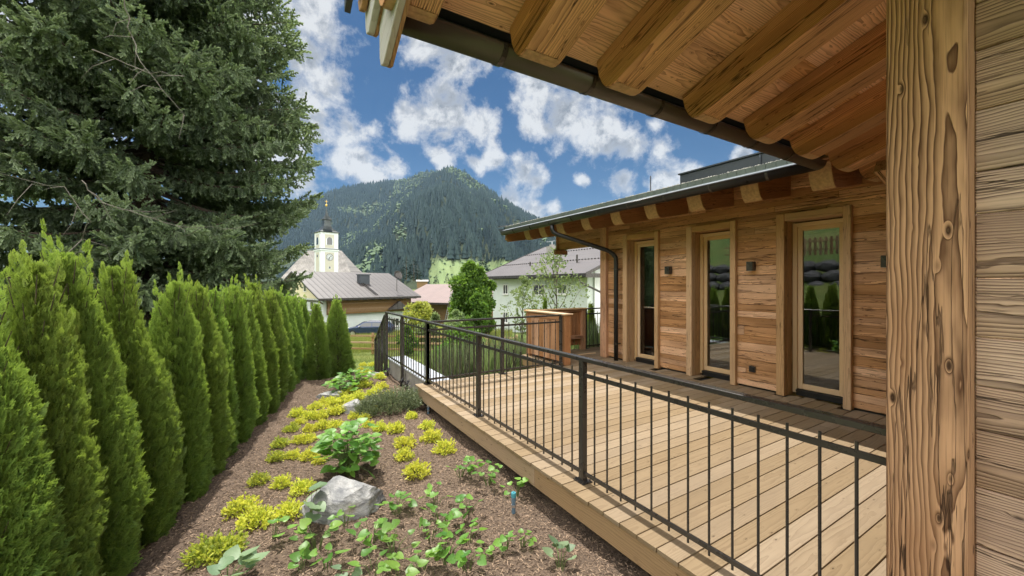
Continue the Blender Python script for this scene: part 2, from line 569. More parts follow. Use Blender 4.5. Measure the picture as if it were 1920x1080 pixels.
def roof_tiles(name, col, seam, axis_len, rows, metal=.0, rough=.5, var=.12):
    """standing-seam or sheet roofs: wc.x runs along the eave, wc.y up the slope"""
    m, t = new_mat(name)
    wc = t.n('Attribute', out=1, attribute_name='wc')
    s = t.n('SeparateXYZ', {0: wc})
    sx = t.last.outputs[0]
    sy = t.last.outputs[1]
    fx = t.m('FRACT', t.m('DIVIDE', sx, axis_len))
    fy = t.m('FRACT', t.m('DIVIDE', sy, rows))
    lx = t.rng(t.m('ABSOLUTE', t.m('SUBTRACT', fx, .5)), .40, .46)
    ly = t.rng(t.m('ABSOLUTE', t.m('SUBTRACT', fy, .5)), .47, .49)
    f = t.noise(wc, .6, 6, .65)
    f2 = t.noise(wc, 9, 3, .6)
    c = t.mix(t.rng(f, .3, .7), [x * (1 - var) for x in col], [x * (1 + var) for x in col])
    c = t.mix(t.m('MULTIPLY', f2, .25), c, [x * .7 for x in col])
    c = t.mix(t.m('MULTIPLY', t.m('MAXIMUM', lx, ly), .7), c, seam)
    principled(t, c, rough, metal, t.m('SUBTRACT', 1.0, lx), .03)
    return m


M['roof_seam'] = roof_tiles('brown_seamed_roof', (.075, .068, .066), (.018, .016, .016), .62, 1.9)
M['roof_rib'] = roof_tiles('grey_ribbed_roof', (.075, .066, .068), (.02, .018, .019), .36, 2.4)
M['roof_pink'] = roof_tiles('faded_red_roof', (.165, .112, .102), (.12, .08, .072), .5, .4)
M['roof_shingle'] = roof_tiles('weathered_shingle_roof', (.25, .235, .22), (.10, .09, .082), .55, .45, var=.4)


def mat_soil():
    m, t = new_mat('bark_mulch_soil')
    co = t.n('TexCoord', out=3)
    v = t.n('TexVoronoi', {'Vector': co, 'Scale': 70.0}, out=1)
    f = t.noise(co, 45, 8, .7)
    g = t.noise(co, 2.2, 5, .6)
    r = t.n('SeparateColor', {0: v})
    c = t.mix(t.rng(f, .35, .7), (.058, .042, .032), (.185, .137, .103))
    c = t.mix(t.m('MULTIPLY', r, .5), c, (.25, .18, .125))
    c = t.mix(t.rng(g, .4, .7, 0, .35), c, (.10, .07, .05))
    principled(t, c, .95, 0, t.m('ADD', f, t.m('MULTIPLY', r, .4)), .02, 1, .2)
    return m


def mat_grass():
    m, t = new_mat('meadow_ground')
    co = t.n('TexCoord', out=3)
    f = t.noise(co, .25, 6, .6)
    g = t.noise(co, 14, 5, .7)
    c = t.mix(t.rng(f, .35, .65), (.085, .14, .03), (.17, .19, .055))
    c = t.mix(t.rng(g, .4, .7, 0, .6), c, (.05, .085, .02))
    principled(t, c, .95, 0, g, .06, 1, .2)
    return m


def mat_mountain(name, base, meadow):
    m, t = new_mat(name)
    ti = t.n('Attribute', out=2, attribute_name='tint')
    co = t.n('TexCoord', out=3)
    f = t.noise(co, .02, 8, .7)
    c = t.mix(t.rng(f, .35, .65), [x * .6 for x in base], base)
    md = t.mix(t.rng(f, .3, .7), meadow, [meadow[0] * 1.25, meadow[1] * 1.15, meadow[2] * 1.1])
    c = t.mix(ti, c, md)
    principled(t, c, .95, 0, f, 6.0, 1, .1)
    return m


def mat_rock():
    m, t = new_mat('pale_grey_rock')
    co = t.n('TexCoord', out=3)
    f = t.noise(co, 3.5, 10, .65, .6)
    s = t.noise(t.scl(co, (2, 2, 9)), 2.2, 8, .65, 1.2)
    g = t.noise(co, 40, 6, .7)
    ru = t.noise(co, 2.1, 5, .6, .4)
    c = t.mix(t.rng(f, .35, .68), (.17, .175, .18), (.41, .405, .39))
    c = t.mix(t.rng(s, .53, .60, 0, .75), c, (.12, .125, .135))
    c = t.mix(t.rng(ru, .57, .70, 0, .55), c, (.33, .235, .15))
    c = t.mix(t.m('MULTIPLY', t.rng(g, .5, .75), .3), c, (.18, .18, .18))
    principled(t, c, .88, 0, t.m('ADD', f, t.m('ADD', t.m('MULTIPLY', g, .2), t.m('MULTIPLY', s, .6))), .03)
    return m


M['soil'] = mat_soil()
M['grass'] = mat_grass()
M['rock'] = mat_rock()
M['dark_rock'] = plain('dark_boulder', (.085, .085, .09), .9, 0, .4, 3, .03)
M['mtn'] = mat_mountain('forested_slope', (.045, .06, .032), (.13, .185, .085))
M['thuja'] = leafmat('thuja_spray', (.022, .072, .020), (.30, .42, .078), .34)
M['thuja_bare'] = plain('thuja_inner_twigs', (.055, .045, .022), .95, 0, .4, 20)
M['spruce'] = leafmat('spruce_needles', (.075, .122, .078), (.42, .53, .32), .24)
M['conifer_far'] = leafmat('far_conifer', (.010, .026, .029), (.035, .062, .056), .0, .8, 0)
M['broad_far'] = leafmat('far_broadleaf', (.05, .095, .042), (.10, .15, .075), .1, .8, 0)
M['spirea'] = leafmat('golden_spirea_leaf', (.30, .39, .05), (.68, .66, .12), .42)
M['spirea_g'] = leafmat('green_spirea_leaf', (.17, .27, .05), (.50, .52, .09), .4)
M['leafy'] = leafmat('broad_green_leaf', (.07, .18, .035), (.21, .38, .07), .4, .42)
M['leafgrey'] = leafmat('grey_green_leaf', (.12, .20, .11), (.22, .31, .17), .3, .5)
M['juniper'] = leafmat('juniper_shoots', (.085, .125, .065), (.21, .25, .13), .2)
M['tree_leaf'] = leafmat('bright_tree_leaf', (.05, .115, .022), (.15, .25, .045), .45)
M['pale_leaf'] = leafmat('pale_shrub_leaf', (.11, .17, .07), (.26, .33, .16), .4)
M['yellow_leaf'] = leafmat('yellow_shrub_leaf', (.20, .27, .05), (.40, .43, .09), .4)
M['grassblade'] = leafmat('grass_blade', (.08, .14, .025), (.26, .28, .085), .4)
M['chips'] = leafmat('bark_chip', (.06, .04, .028), (.34, .245, .17), .0, .95, 0)
M['stem'] = plain('green_stem', (.10, .14, .04), .7)
M['gravel'] = plain('roof_gravel', (.27, .265, .235), .9, 0, .4, 40)


# ------------------------------------------------------------------ the chalet (deck level is z = 0)
TP = .362                                   # near roof pitch
SO = 3.652                                  # near soffit: z = SO - TP*y
RB = 3.405                                  # underside of the near rafters
XW = 6.30                                   # long wall with the doors
chalet = empty('chalet', 'timber chalet of weathered boards with three glazed doors, rafters and a dark gutter', 'house', (XW, 3, 0))
chalet_off = np.array((XW, 3.0, 0))


def ch(mb, name, mat, parent=None, **k):
    o = mb.build(name, mat, parent or chalet, **k)
    if parent is None:
        o.location = Vector(o.location) - Vector(chalet_off)
    return o


def boards_x(mb, x, y0, y1, z0, z1, hmin, hmax, face=-1, th=.03, lmin=1.6, lmax=3.6, holes=(), seed=1, breaks=()):
    """horizontal cladding on a plane of constant x, running along y"""
    r = random.Random(seed)
    z = z0
    while z < z1 - .01:
        h = min(r.uniform(hmin, hmax), z1 - z)
        if z1 - z - h < hmin * .5:
            h = z1 - z
        segs, y = [], y0
        while y < y1 - .01:
            e = min(y + r.uniform(lmin, lmax), y1)
            if y1 - e < .4:
                e = y1
            segs.append((y, e))
            y = e
        for (a, b) in segs:
            pieces = [(a, b)]
            for (ha, hb, hz) in holes:
                if z < hz - .01:
                    q = []
                    for (c, d) in pieces:
                        if d <= ha or c >= hb:
                            q.append((c, d))
                        else:
                            if c < ha:
                                q.append((c, ha))
                            if d > hb:
                                q.append((hb, d))
                    pieces = q
            for (c, d) in pieces:
                off = r.uniform(0, .006)
                mb.bx(x + face * off, x + face * off - face * th, c + .0012, d - .0012, z + .0015, z + h - .0015, grain=1, tint=r.random())
        z += h


DOORS = [(4.945, 5.819), (3.496, 4.354), (2.041, 2.907)]
DT = 2.588
# long wall cladding
mb = MB()
boards_x(mb, XW, .55, 6.30, .03, 3.12, .075, .15, holes=[(a + .05, b - .05, DT - .04) for a, b in DOORS], seed=4)
w = ch(mb, 'wall', M['clad'], bevel=.004)
tag(w, 'brown weathered plank wall around the three glazed doors')
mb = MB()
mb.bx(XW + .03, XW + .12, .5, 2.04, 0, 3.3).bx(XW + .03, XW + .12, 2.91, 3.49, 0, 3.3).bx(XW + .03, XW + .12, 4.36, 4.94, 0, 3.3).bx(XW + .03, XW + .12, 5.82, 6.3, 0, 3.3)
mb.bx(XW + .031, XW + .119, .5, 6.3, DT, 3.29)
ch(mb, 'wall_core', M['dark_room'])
# gable end wall of the long wing (seen from the side) and its corner post
mb = MB()
r_ = random.Random(9)
z = 0.03
while z < 3.4:
    h = r_.uniform(.1, .19)
    mb.bx(XW + .22, 11.5, 6.32, 6.35, z, z + h - .003, grain=0)
    z += h
ch(mb, 'end_wall', M['clad'])
mb = MB()
mb.bx(6.22, 6.45, 6.28, 6.46, .0, 3.05, grain=2)
ch(mb, 'corner_post', M['redwood'], bevel=.008)
# beam cladding that carries the gable overhang
mb = MB()
boards_x(mb, XW - .01, 6.47, 8.02, 2.46, 3.0, .13, .2, seed=12)
mb.bx(XW + .02, XW + .2, 6.47, 8.02, 2.47, 3.0, grain=1)
ch(mb, 'purlin', M['clad'])
mb = MB()
mb.bx(6.24, 6.52, 8.02, 8.06, 2.36, 3.02, grain=2).bx(6.14, 6.52, 7.93, 8.02, 2.34, 2.455, grain=0)
ch(mb, 'purlin_end_board', M['redwood'], bevel=.004)

# glazed doors: casing > reveal, sash, pane, threshold
for i, (a, b) in enumerate(DOORS):
    mb = MB()
    cw = .105
    mb.bx(6.235, 6.33, a, a + cw - .02, .0, DT, grain=2, tint=.4 + .2 * i).bx(6.235, 6.33, b - cw, b, .0, DT - .004, grain=2)
    mb.bx(6.239, 6.33, a + cw - .018, b - cw - .002, DT - .105, DT - .002, grain=1)
    cas = ch(mb, 'glazed_door', M['casing'], bevel=.005)
    cas['label'] = ['glazed door nearest the house corner post', 'middle glazed door', 'glazed door next to the near timber post'][i]
    mb = MB()
    mb.bx(6.333, 6.55, b - cw - .001, b - cw + .02, .0, DT - .1, grain=2).bx(6.333, 6.55, a + cw - .04, a + cw - .02, .0, DT - .1, grain=2)
    mb.bx(6.333, 6.55, a + cw - .02, b - cw, DT - .106, DT - .085, grain=1)
    mb.build('reveal', M['casing'], cas)
    y0, y1, z0, z1 = a + cw - .015, b - cw - .01, .035, DT - .125
    mb = MB()
    f = .055
    mb.bx(6.46, 6.54, y0, y0 + f, z0, z1, grain=2).bx(6.46, 6.54, y1 - f, y1, z0, z1, grain=2).bx(6.461, 6.54, y0 + f, y1 - f, z1 - f, z1, grain=1)
    g = f + .002
    mb.bx(6.485, 6.53, y0 + g, y0 + g + .06, z0 + .06, z1 - g, grain=2).bx(6.485, 6.53, y1 - g - .06, y1 - g, z0 + .06, z1 - g, grain=2)
    mb.bx(6.486, 6.53, y0 + g + .06, y1 - g - .06, z1 - g - .06, z1 - g, grain=1).bx(6.486, 6.53, y0 + g + .06, y1 - g - .06, z0 + .06, z0 + .135, grain=1)
    mb.build('sash', M['sash'], cas, bevel=.003)
    mb = MB()
    mb.bx(6.506, 6.510, y0 + g + .06, y1 - g - .06, z0 + .135, z1 - g - .06)
    mb.build('pane', M['glass'], cas)
    mb = MB()
    mb.bx(6.44, 6.55, y0 + f, y1 - f, .006, .09).bx(6.425, 6.44, y0 + f, y1 - f, .06, .085)
    mb.build('threshold', M['black'], cas)
    mb = MB()
    mb.bx(6.4385, 6.4395, y1 - f - .12, y1 - f - .05, .066, .078)
    mb.build('handle_plate', M['alu'], cas)

# room behind the doors
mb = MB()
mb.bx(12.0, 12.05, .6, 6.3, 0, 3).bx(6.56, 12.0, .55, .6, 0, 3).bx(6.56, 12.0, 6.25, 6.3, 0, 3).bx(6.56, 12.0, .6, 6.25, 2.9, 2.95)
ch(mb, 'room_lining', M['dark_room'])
mb = MB()
for k in range(34):
    mb.bx(6.56, 12.0, .6 + k * .166, .762 + k * .166, -.05, .0, grain=0)
ch(mb, 'room_floor', M['casing'])
for (a, b) in DOORS[2:]:
    mb = MB()
    n = 9
    pts = [(6.70 + .03 * math.sin(q * 2.2), a + .10 + .14 * q / n) for q in range(n + 1)]
    for q in range(n):
        mb.add([(pts[q][0], pts[q][1], .03), (pts[q + 1][0], pts[q + 1][1], .03), (pts[q + 1][0], pts[q + 1][1], 2.6), (pts[q][0], pts[q][1], 2.6)], [(0, 1, 2, 3)])
    ch(mb, 'curtain', M['curtain'])

# near wing: post, side wall, end wall
mb = MB()
mb.bx(2.10, 2.32, .3576, .5775, -.35, 3.25, grain=2, tint=.5)
mb.wc[-1] = mb.wc[-1] * np.array((1, 1, 1)) + np.array((0, 0, .035))
po = ch(mb, 'corner_post', M['post'], bevel=.009, seg=2)
po['label'] = 'thick grooved timber post beside the deck railing'
mb = MB()
boards_x(mb, 2.192, -4.5, .357, -.35, 4.6, .15, .24, seed=23, lmin=3, lmax=5)
wl = ch(mb, 'side_wall', M['near_clad'], bevel=.004)
mb = MB()
r_ = random.Random(31)
z = .03
while z < 3.1:
    h = min(r_.uniform(.11, .2), 3.12 - z)
    mb.bx(2.33, 6.29, .49, .52, z, z + h - .003, grain=0)
    z += h
ch(mb, 'end_wall', M['clad'])

# near soffit boards and rafters
sl = math.sqrt(1 + TP * TP)
mb = MB()
yb = 1.886
r_ = random.Random(5)
while yb > -4.6:
    wd = r_.uniform(.15, .24)
    x = .50
    while x < 7.0:
        x2 = min(x + r_.uniform(2.0, 4.0), 7.0)
        th = .03
        z0, z1 = SO - TP * yb, SO - TP * (yb - wd)
        dz = r_.uniform(0, .004)
        mb.prism([(x, yb - .001, z0 + dz), (x, yb - wd + .001, z1 + dz), (x, yb - wd + .001, z1 + th), (x, yb - .001, z0 + th)], (x2 - x - .002, 0, 0), tint=r_.random(), grain=(1, 0, 0))
        x = x2
    yb -= wd
ch(mb, 'soffit', M['soffit'])


def rafter_prof(y_tip, zb, zs, pitch, back, n=6):
    """side outline of a rafter: rounded lower tip; returns (along, z) pairs; along is the eave coordinate"""
    pts = []
    zt = zs(y_tip)
    hb = zt - zb(y_tip)
    for q, (dy, dz) in enumerate(((0, .04), (.02, .42), (.045, .66), (.07, .82), (.10, .93), (.135, .985), (.16, 1.0))):
        y = y_tip - dy
        pts.append((y, zt - (zt - zb(y)) * dz if q else zt - .02))
    pts.append((y_tip + back, zb(y_tip + back)))
    pts.append((y_tip + back, zs(y_tip + back)))
    pts.append((y_tip, zt))
    return pts


RX = [.65, 1.352, 1.988, 2.84, 3.66, 4.45, 5.285, 6.08]
for i, xr in enumerate(RX):
    mb = MB()
    pr = rafter_prof(1.85, lambda y: RB - TP * y, lambda y: SO - .002 - TP * y, TP, -6.2)
    wd = .232
    mb.timber([(xr - wd, y, z) for y, z in pr], (wd, 0, 0), (0, -1, TP))
    ro = ch(mb, 'rafter', M['rafter'])
    mb = MB()
    for q in range(6):
        (ya, za), (yb_, zb_) = pr[q], pr[q + 1]
        mb.add([(xr - wd + .008, ya + .004, za - .003), (xr - .008, ya + .004, za - .003), (xr - .008, yb_ + .002, zb_ - .004), (xr - wd + .008, yb_ + .002, zb_ - .004)], [(0, 1, 2, 3)])
    mb.build('end_cap', M['endgrain'], ro)

# barge boards at the verge, stepped outwards and upwards
for (x0, x1, yt, zb_, zt_, m) in ((.462, .492, 1.99, 1.04 + EYE, .22, M['barge_w']), (.418, .45, 2.10, 1.235 + EYE, .24, M['barge_w']), (.385, .413, 2.11, 1.345 + EYE, .10, M['barge'])):
    mb = MB()
    top = lambda y: SO + .03 - TP * y + .09
    zl = lambda y: zb_ + .10 - TP * (y - yt)
    pts = [(x0, yt, zb_ + .06), (x0, yt - .02, zb_ + .015), (x0, yt - .07, zb_), (x0, yt - .42, zl(yt - .42) - .06), (x0, -4.5, zl(-4.5) - .06), (x0, -4.5, top(-4.5)), (x0, yt + .01, top(yt + .01))]
    mb.prism(pts, (x1 - x0, 0, 0), tint=.6, grain=(0, -1, TP))
    ch(mb, 'barge_board', m, bevel=.003)
    if m is M['barge_w']:
        mb = MB()
        p2 = [(x1 + .0005, y, z) for (_, y, z) in pts]
        mb.prism(p2, (.016, 0, 0), tint=.7, grain=(0, -1, TP))
        ch(mb, 'barge_board', M['barge'])

# near roof deck above
mb = MB()
f0 = lambda y: SO + .035 - TP * y
mb.prism([(.36, 2.02, f0(2.02) + .06), (.36, -4.6, f0(-4.6) + .06), (.36, -4.6, f0(-4.6) + .26), (.36, 2.02, f0(2.02) + .26)], (6.9, 0, 0))
mb.prism([(.345, 2.27, f0(2.27) + .17), (.345, -4.6, f0(-4.6) + .05), (.345, -4.6, f0(-4.6) + .26), (.345, 2.27, f0(2.27) + .26)], (.03, 0, 0))
ch(mb, 'roof', M['box_metal'])
mb = MB()
mb.prism([(.36, 2.025, f0(2.0) + .27), (.36, 2.06, f0(2.0) + .27), (.36, 2.06, f0(2.0) + .02), (.36, 2.025, f0(2.0) + .02)], (4.86, 0, 0))
ch(mb, 'roof_edge', M['zinc'])


# gutters
def gutter(p0, p1, side, r=.078, name='gutter', rings=.67, first=.35, cut0=None, gmat=None):
    """half-round gutter between two points; side = horizontal unit vector pointing away from the wall"""
    p0, p1, side = np.asarray(p0, float), np.asarray(p1, float), np.asarray(side, float)
    n = 14
    mb = MB()
    prof = []
    for q in range(n + 1):
        a = math.pi * q / n
        prof.append((-math.cos(a) * r, -math.sin(a) * r))
    inner = [(x * .93, z * .93) for x, z in prof[::-1]]
    lip = [(r + .012, .004), (r + .012, .016), (r - .006, .016)]
    ring = prof + lip + inner
    A = [p0 + side * x + np.array((0, 0, z)) for x, z in ring]
    B = [p1 + side * x + np.array((0, 0, z)) for x, z in ring]
    if cut0 is not None:                       # mitre at p0
        A = [a + cut0 * np.dot(a - p0, side) for a in A]
    k = len(ring)
    mb.add(A + B, [(i, (i + 1) % k, k + (i + 1) % k, k + i) for i in range(k)] + [tuple(range(k))[::-1], tuple(range(k, 2 * k))])
    g = ch(mb, name, gmat or M['gutter'], smooth=False)
    for p in g.data.polygons:
        p.use_smooth = len(p.vertices) == 4
    d = p1 - p0
    L = np.linalg.norm(d)
    d = d / L
    s = first
    while s < L - .1:
        mb = MB()
        c = p0 + d * s
        rr = r + .006
        pr = [(-math.cos(math.pi * q / n) * rr, -math.sin(math.pi * q / n) * rr) for q in range(n + 1)]
        pin = [(x * .97, z * .97) for x, z in pr[::-1]]
        q2 = pr + pin
        k2 = len(q2)
        A = [c + side * x + np.array((0, 0, z)) - d * .016 for x, z in q2]
        B = [a + d * .032 for a in A]
        mb.add(A + B, [(i, (i + 1) % k2, k2 + (i + 1) % k2, k2 + i) for i in range(k2)] + [tuple(range(k2))[::-1], tuple(range(k2, 2 * k2))])
        b = mb.build('gutter_bracket', M['metal'], g)
        s += rings
    return g


GZ = 1.25 + EYE + .078
XG, YG = 5.13, 1.965
gutter((.497, YG, GZ), (XG, YG, GZ), (0, 1, 0), rings=.66, first=.62)
gutter((XG, YG, GZ), (XG, 8.83, GZ), (-1, 0, 0), rings=.72, first=.5, gmat=M['metal_dark'])
# downpipe with its swan neck
mb = MB()
pp = [(5.13, 6.75, GZ - .05), (5.13, 6.75, GZ - .16), (5.145, 6.73, GZ - .22), (5.20, 6.68, GZ - .27), (6.02, 6.05, 2.30), (6.12, 5.975, 2.22), (6.165, 5.94, 2.14), (6.17, 5.936, 2.05), (6.17, 5.936, 1.0), (6.17, 5.936, .0)]
mb.tube(pp, .045, 14)
dp = ch(mb, 'downpipe', M['black'], smooth=True)
for zc in (.35, 1.9):
    mb = MB()
    mb.tube([(6.17, 5.936, zc - .015), (6.17, 5.936, zc + .015)], .051, 14).bx(6.215, 6.30, 5.925, 5.947, zc - .01, zc + .01)
    mb.build('pipe_clip', M['metal'], dp)

# far (long) roof: low pitch, rising away from the gutter
FP = .155
fs = lambda x: 2.969 + FP * (x - 5.204)
mb = MB()
r_ = random.Random(6)
x = 5.20
while x < 6.9:
    wd = r_.uniform(.15, .22)
    mb.prism([(x, 1.0, fs(x)), (x + wd - .002, 1.0, fs(x + wd)), (x + wd - .002, 1.0, fs(x + wd) + .03), (x, 1.0, fs(x) + .03)], (0, 7.85, 0), tint=r_.random(), grain=(0, 1, 0))
    x += wd
ch(mb, 'soffit', M['rwood2'])
for yr in (2.065, 2.859, 3.665, 4.467, 5.25, 6.07, 6.886, 7.55, 8.19):
    mb = MB()
    pr = rafter_prof(5.41, lambda x: fs(x) - .285, lambda x: fs(x) - .002, FP, 1.5)
    pr = [(5.41 + (5.41 - x), z) if i <= 6 else (x, z) for i, (x, z) in enumerate(pr)]
    mb.prism([(x, yr - .115, z) for x, z in pr], (0, .23, 0), tint=random.uniform(.2, .5), grain=(1, 0, FP))
    ch(mb, 'rafter', M['rwood2'], bevel=.008)
    mb = MB()
    nose = pr[:6]
    for q in range(5):
        (xa, za), (xb, zb2) = nose[q], nose[q + 1]
        mb.add([(xa - .004, yr - .113, za - .002), (xa - .004, yr + .113, za - .002), (xb - .004, yr + .113, zb2 - .004), (xb - .004, yr - .113, zb2 - .004)], [(0, 1, 2, 3)])
    ch(mb, 'rafter_end_cap', M['endgrain'])
mb = MB()
mb.prism([(5.215, 8.78, fs(5.215) - .24), (5.30, 8.78, fs(5.3) - .30), (9.5, 8.78, fs(9.5) - .30), (9.5, 8.78, fs(9.5) + .05), (5.215, 8.78, fs(5.215) + .05)], (0, .08, 0), grain=(1, 0, FP))
ch(mb, 'barge_board', M['rwood2'], bevel=.004)
mb = MB()
mb.prism([(5.20, 1.0, fs(5.20) + .035), (11.0, 1.0, fs(11.0) + .035), (11.0, 1.0, fs(11.0) + .085), (5.20, 1.0, fs(5.20) + .085)], (0, 7.9, 0))
rf = ch(mb, 'roof', M['box_metal'])
rf['label'] = 'low gravel covered roof of the long wing'
mb = MB()
mb.bx(5.15, 5.185, 2.0, 8.86, 2.93, 2.985).prism([(5.06, 2.0, 2.935), (5.185, 2.0, 2.985), (5.185, 2.0, 2.99), (5.06, 2.0, 2.94)], (0, 6.86, 0)).bx(5.06, 5.064, 2.0, 8.86, 2.915, 2.94)
mb.build('eave_flashing', M['zinc'], rf)
mb = MB()
y = 1.95
while y < 8.75:
    mb.bx(5.186, 5.192, y, y + .105, 2.987, 3.062)
    y += .118
mb.bx(5.193, 5.2, 1.95, 8.84, 2.986, 3.064)
mb.build('edge_strip', M['green_edge'], rf)
mb = MB()
mb.bx(5.05, 11.0, 8.862, 8.90, 2.96, 3.0).prism([(5.02, 8.80, 3.045), (11.0, 8.80, 3.045 + FP * 5.98), (11.0, 8.80, 3.07 + FP * 5.98), (5.02, 8.80, 3.07)], (0, .13, 0))
mb.build('verge_flashing', M['box_metal'], rf)
# gravel on the roof edge: more pebbles than one would count
oc = np.array([(1, 0, 0), (-1, 0, 0), (0, 1, 0), (0, -1, 0), (0, 0, .8), (0, 0, -.8)])
of = [(0, 2, 4), (2, 1, 4), (1, 3, 4), (3, 0, 4), (2, 0, 5), (1, 2, 5), (3, 1, 5), (0, 3, 5)]
N = 5200
xs = 5.2 + rng.random(N) ** 2.2 * 2.6
pos = np.stack((xs, 1.95 + rng.random(N) * 6.85, fs(xs) + .09 + rng.random(N) * .008), 1)
V, fs_, T = scatter(oc, of, pos, frames(rng.normal(size=(N, 3))), rng.uniform(.008, .022, N), rng.random(N))
gr = link('gravel', mesh_np('gravel', V, fs_, T), M['gravel'], rf)
gr['kind'] = 'stuff'
mb = MB()
mb.bx(7.0, 8.6, 1.4, 5.02, 3.2, 3.765)
mb.bx(6.97, 8.63, 1.37, 5.05, 3.766, 3.79)
for yk in (2.4, 3.5):
    mb.tube([(6.99, yk, 3.2), (6.985, yk, 3.70), (7.03, yk, 3.82), (7.15, yk, 3.83)], .02, 6)
ch(mb, 'roof_box', M['box_metal'])
mb = MB()
mb.tube([(7.2, 5.9, 3.25), (7.2, 5.9, 3.98)], .012, 6)
ch(mb, 'lightning_rod', M['metal'])
# short strut under the inner corner of the eaves
mb = MB()
mb.beam((5.42, 1.52, 2.82), (6.2, 1.40, 2.42), .12, .14)
ch(mb, 'strut', M['rafter'], bevel=.006)

# wall lamps and sockets screwed to the wall: things of their own
for (y, zc, lab) in ((4.72, 1.842, 'small black box lamp on the wall between the first and second glazed doors'),
                     (3.258, 1.86, 'small black box lamp on the wall above the black socket'),
                     (1.70, 1.857, 'small black box lamp on the wall next to the near timber post')):
    t = empty('wall_lamp', lab, 'lamp', (6.292, y, zc), 0, 'box lamps on the door wall')
    mb = MB()
    mb.bx(-.10, -.012, -.047, .047, -.07, .07)
    mb.build('lamp_body', M['metal'], t, bevel=.003)
    mb = MB()
    mb.bx(-.012, .006, -.04, .04, -.06, .06)
    mb.build('back_plate', M['black'], t)
    mb = MB()
    mb.bx(-.09, -.022, -.038, .038, -.0715, -.0702)
    mb.build('lens', M['winframe'], t)
t = empty('wall_socket', 'square black outdoor socket low on the plank wall', 'socket', (6.292, 3.262, .295))
mb = MB()
mb.bx(-.022, .006, -.045, .045, -.045, .045)
mb.build('socket_body', M['metal'], t, bevel=.003)
mb = MB()
mb.bx(-.03, -.0225, -.036, .036, -.036, .034)
mb.build('socket_lid', M['black'], t, bevel=.003)

# ------------------------------------------------------------------ deck
deck = empty('deck', 'raised terrace deck of pale larch boards with a heavy timber edge', 'deck', (4, 3, 0))
doff = np.array((4.0, 3.0, 0))


def dk(mb, name, mat, **k):
    o = mb.build(name, mat, deck, **k)
    o.location = Vector(o.location) - Vector(doff)
    return o


mb = MB()
bw = .149
y = -.2
r_ = random.Random(3)
while y < 7.42:
    e = y + bw
    xa = 1.985 if y < 6.06 else (2.62 if y < 6.2 else 4.87)
    xb = 6.555 if y < 6.3 else 9.0
    cuts = [xa + r_.uniform(-.004, .004)]
    while cuts[-1] < xb - .5:
        nx = min(cuts[-1] + r_.uniform(3.2, 5.2), xb)
        cuts.append(nx)
    for a, b in zip(cuts[:-1], cuts[1:]):
        dz = r_.uniform(-.001, .001)
        mb.bx(a + .0015, b - .0015, y + .004, e - .004, -.028 + dz, dz, grain=0, tint=r_.random())
    y = e
dk(mb, 'decking', M['deck'], bevel=.0012)
mb = MB()
mb.bx(2.08, 6.5, -.2, 6.05, -.040, -.0345).bx(4.88, 9.0, 6.13, 7.4, -.040, -.0345)
dk(mb, 'gap_shade_sheet', M['black'])  # added black sheet standing in for the shade in the board gaps
mb = MB()
y = -.3
while y < 6.12:
    e = min(y + 3.2, 6.13)
    mb.bx(2.005, 2.075, y, e - .002, -.203, -.031, grain=1)
    y = e
mb.bx(2.076, 4.87, 6.06, 6.128, -.203, -.031, grain=0)
mb.bx(4.80, 4.87, 6.13, 7.4, -.203, -.031, grain=1)
dk(mb, 'fascia', M['fascia'], bevel=.004)
mb = MB()
for x in (2.6, 3.4, 4.2, 5.0, 5.8):
    mb.bx(x, x + .06, -.2, 6.05, -.2, -.032, grain=1)
for x in (2.3, 3.6, 5.0):
    for yy in (.3, 2.2, 4.2, 5.8):
        mb.bx(x, x + .1, yy, yy + .1, -1.6, -.2)
dk(mb, 'joist', M['fascia'])
# a loose batten lying on the deck
mb = MB()
a_, b_ = G(1084, 665.5, .012), G(1116, 661.5, .012)
mb.beam(a_, b_, .03, .02)
tag(mb.build('batten', M['sash']), 'short pale batten lying loose on the deck by the screen', 'batten')


# ------------------------------------------------------------------ railings
def railing(p0, p1, posts, nbars, label, group, dz=0.0, foot=None, slope=0.0, cap0=True, bars=True, off=.0):
    p0, p1 = np.asarray(p0, float), np.asarray(p1, float)
    L = np.linalg.norm(p1 - p0)
    d = (p1 - p0) / L
    t = empty('metal_railing', label, 'railing', p0, 0, group)
    up = np.array((0, 0, 1.0))
    at = lambda s, z: d * s + up * (z + slope * s + dz)

    def b(mb, s0, s1, z, w, h):
        mb.beam(at(s0, z), at(s1, z), w, h)
    for i, s in enumerate(posts):
        mb = MB()
        fz = 0.0 if foot is None else foot[i]
        z1 = .97
        q = at(s, 0)
        mb.add(*_boxat(q + up * ((z1 + fz) / 2), (.05, .05, z1 - fz), d))
        po_ = mb.build('post', M['metal'], t, bevel=.003)
        mb = MB()
        mb.add(*_boxat(q + up * (fz + .004), (.12, .10, .008), d))
        for sx, sy in ((-.045, -.035), (.045, .035), (.045, -.035), (-.045, .035)):
            c = q + d * sx + np.cross(up, d) * sy
            mb.tube([c + up * fz, c + up * (fz + .022)], .006, 6)
        mb.build('base_plate', M['metal'], po_)
    mb = MB()
    b(mb, 0 if cap0 else 0, L, .985, .055, .03)
    mb.build('handrail', M['metal'], t, bevel=.003)
    for z, nm in ((.857, 'mid_rail'), (.069, 'bottom_rail')):
        mb = MB()
        b(mb, 0, L, z, .014, .032)
        mb.build(nm, M['metal'], t, bevel=.002)
    side = np.cross(d, up)
    for (s0, s1), n in zip(zip(posts[:-1], posts[1:]), nbars):
        for k in range(1, n + 1):
            s = s0 + (s1 - s0) * k / (n + 1)
            mb = MB()
            c0 = at(s, .025) + side * off
            c1 = at(s, .91) + side * off
            mb.tube([c0, c1], .0075, 6)
            mb.build('bar', M['metal'], t)
    return t


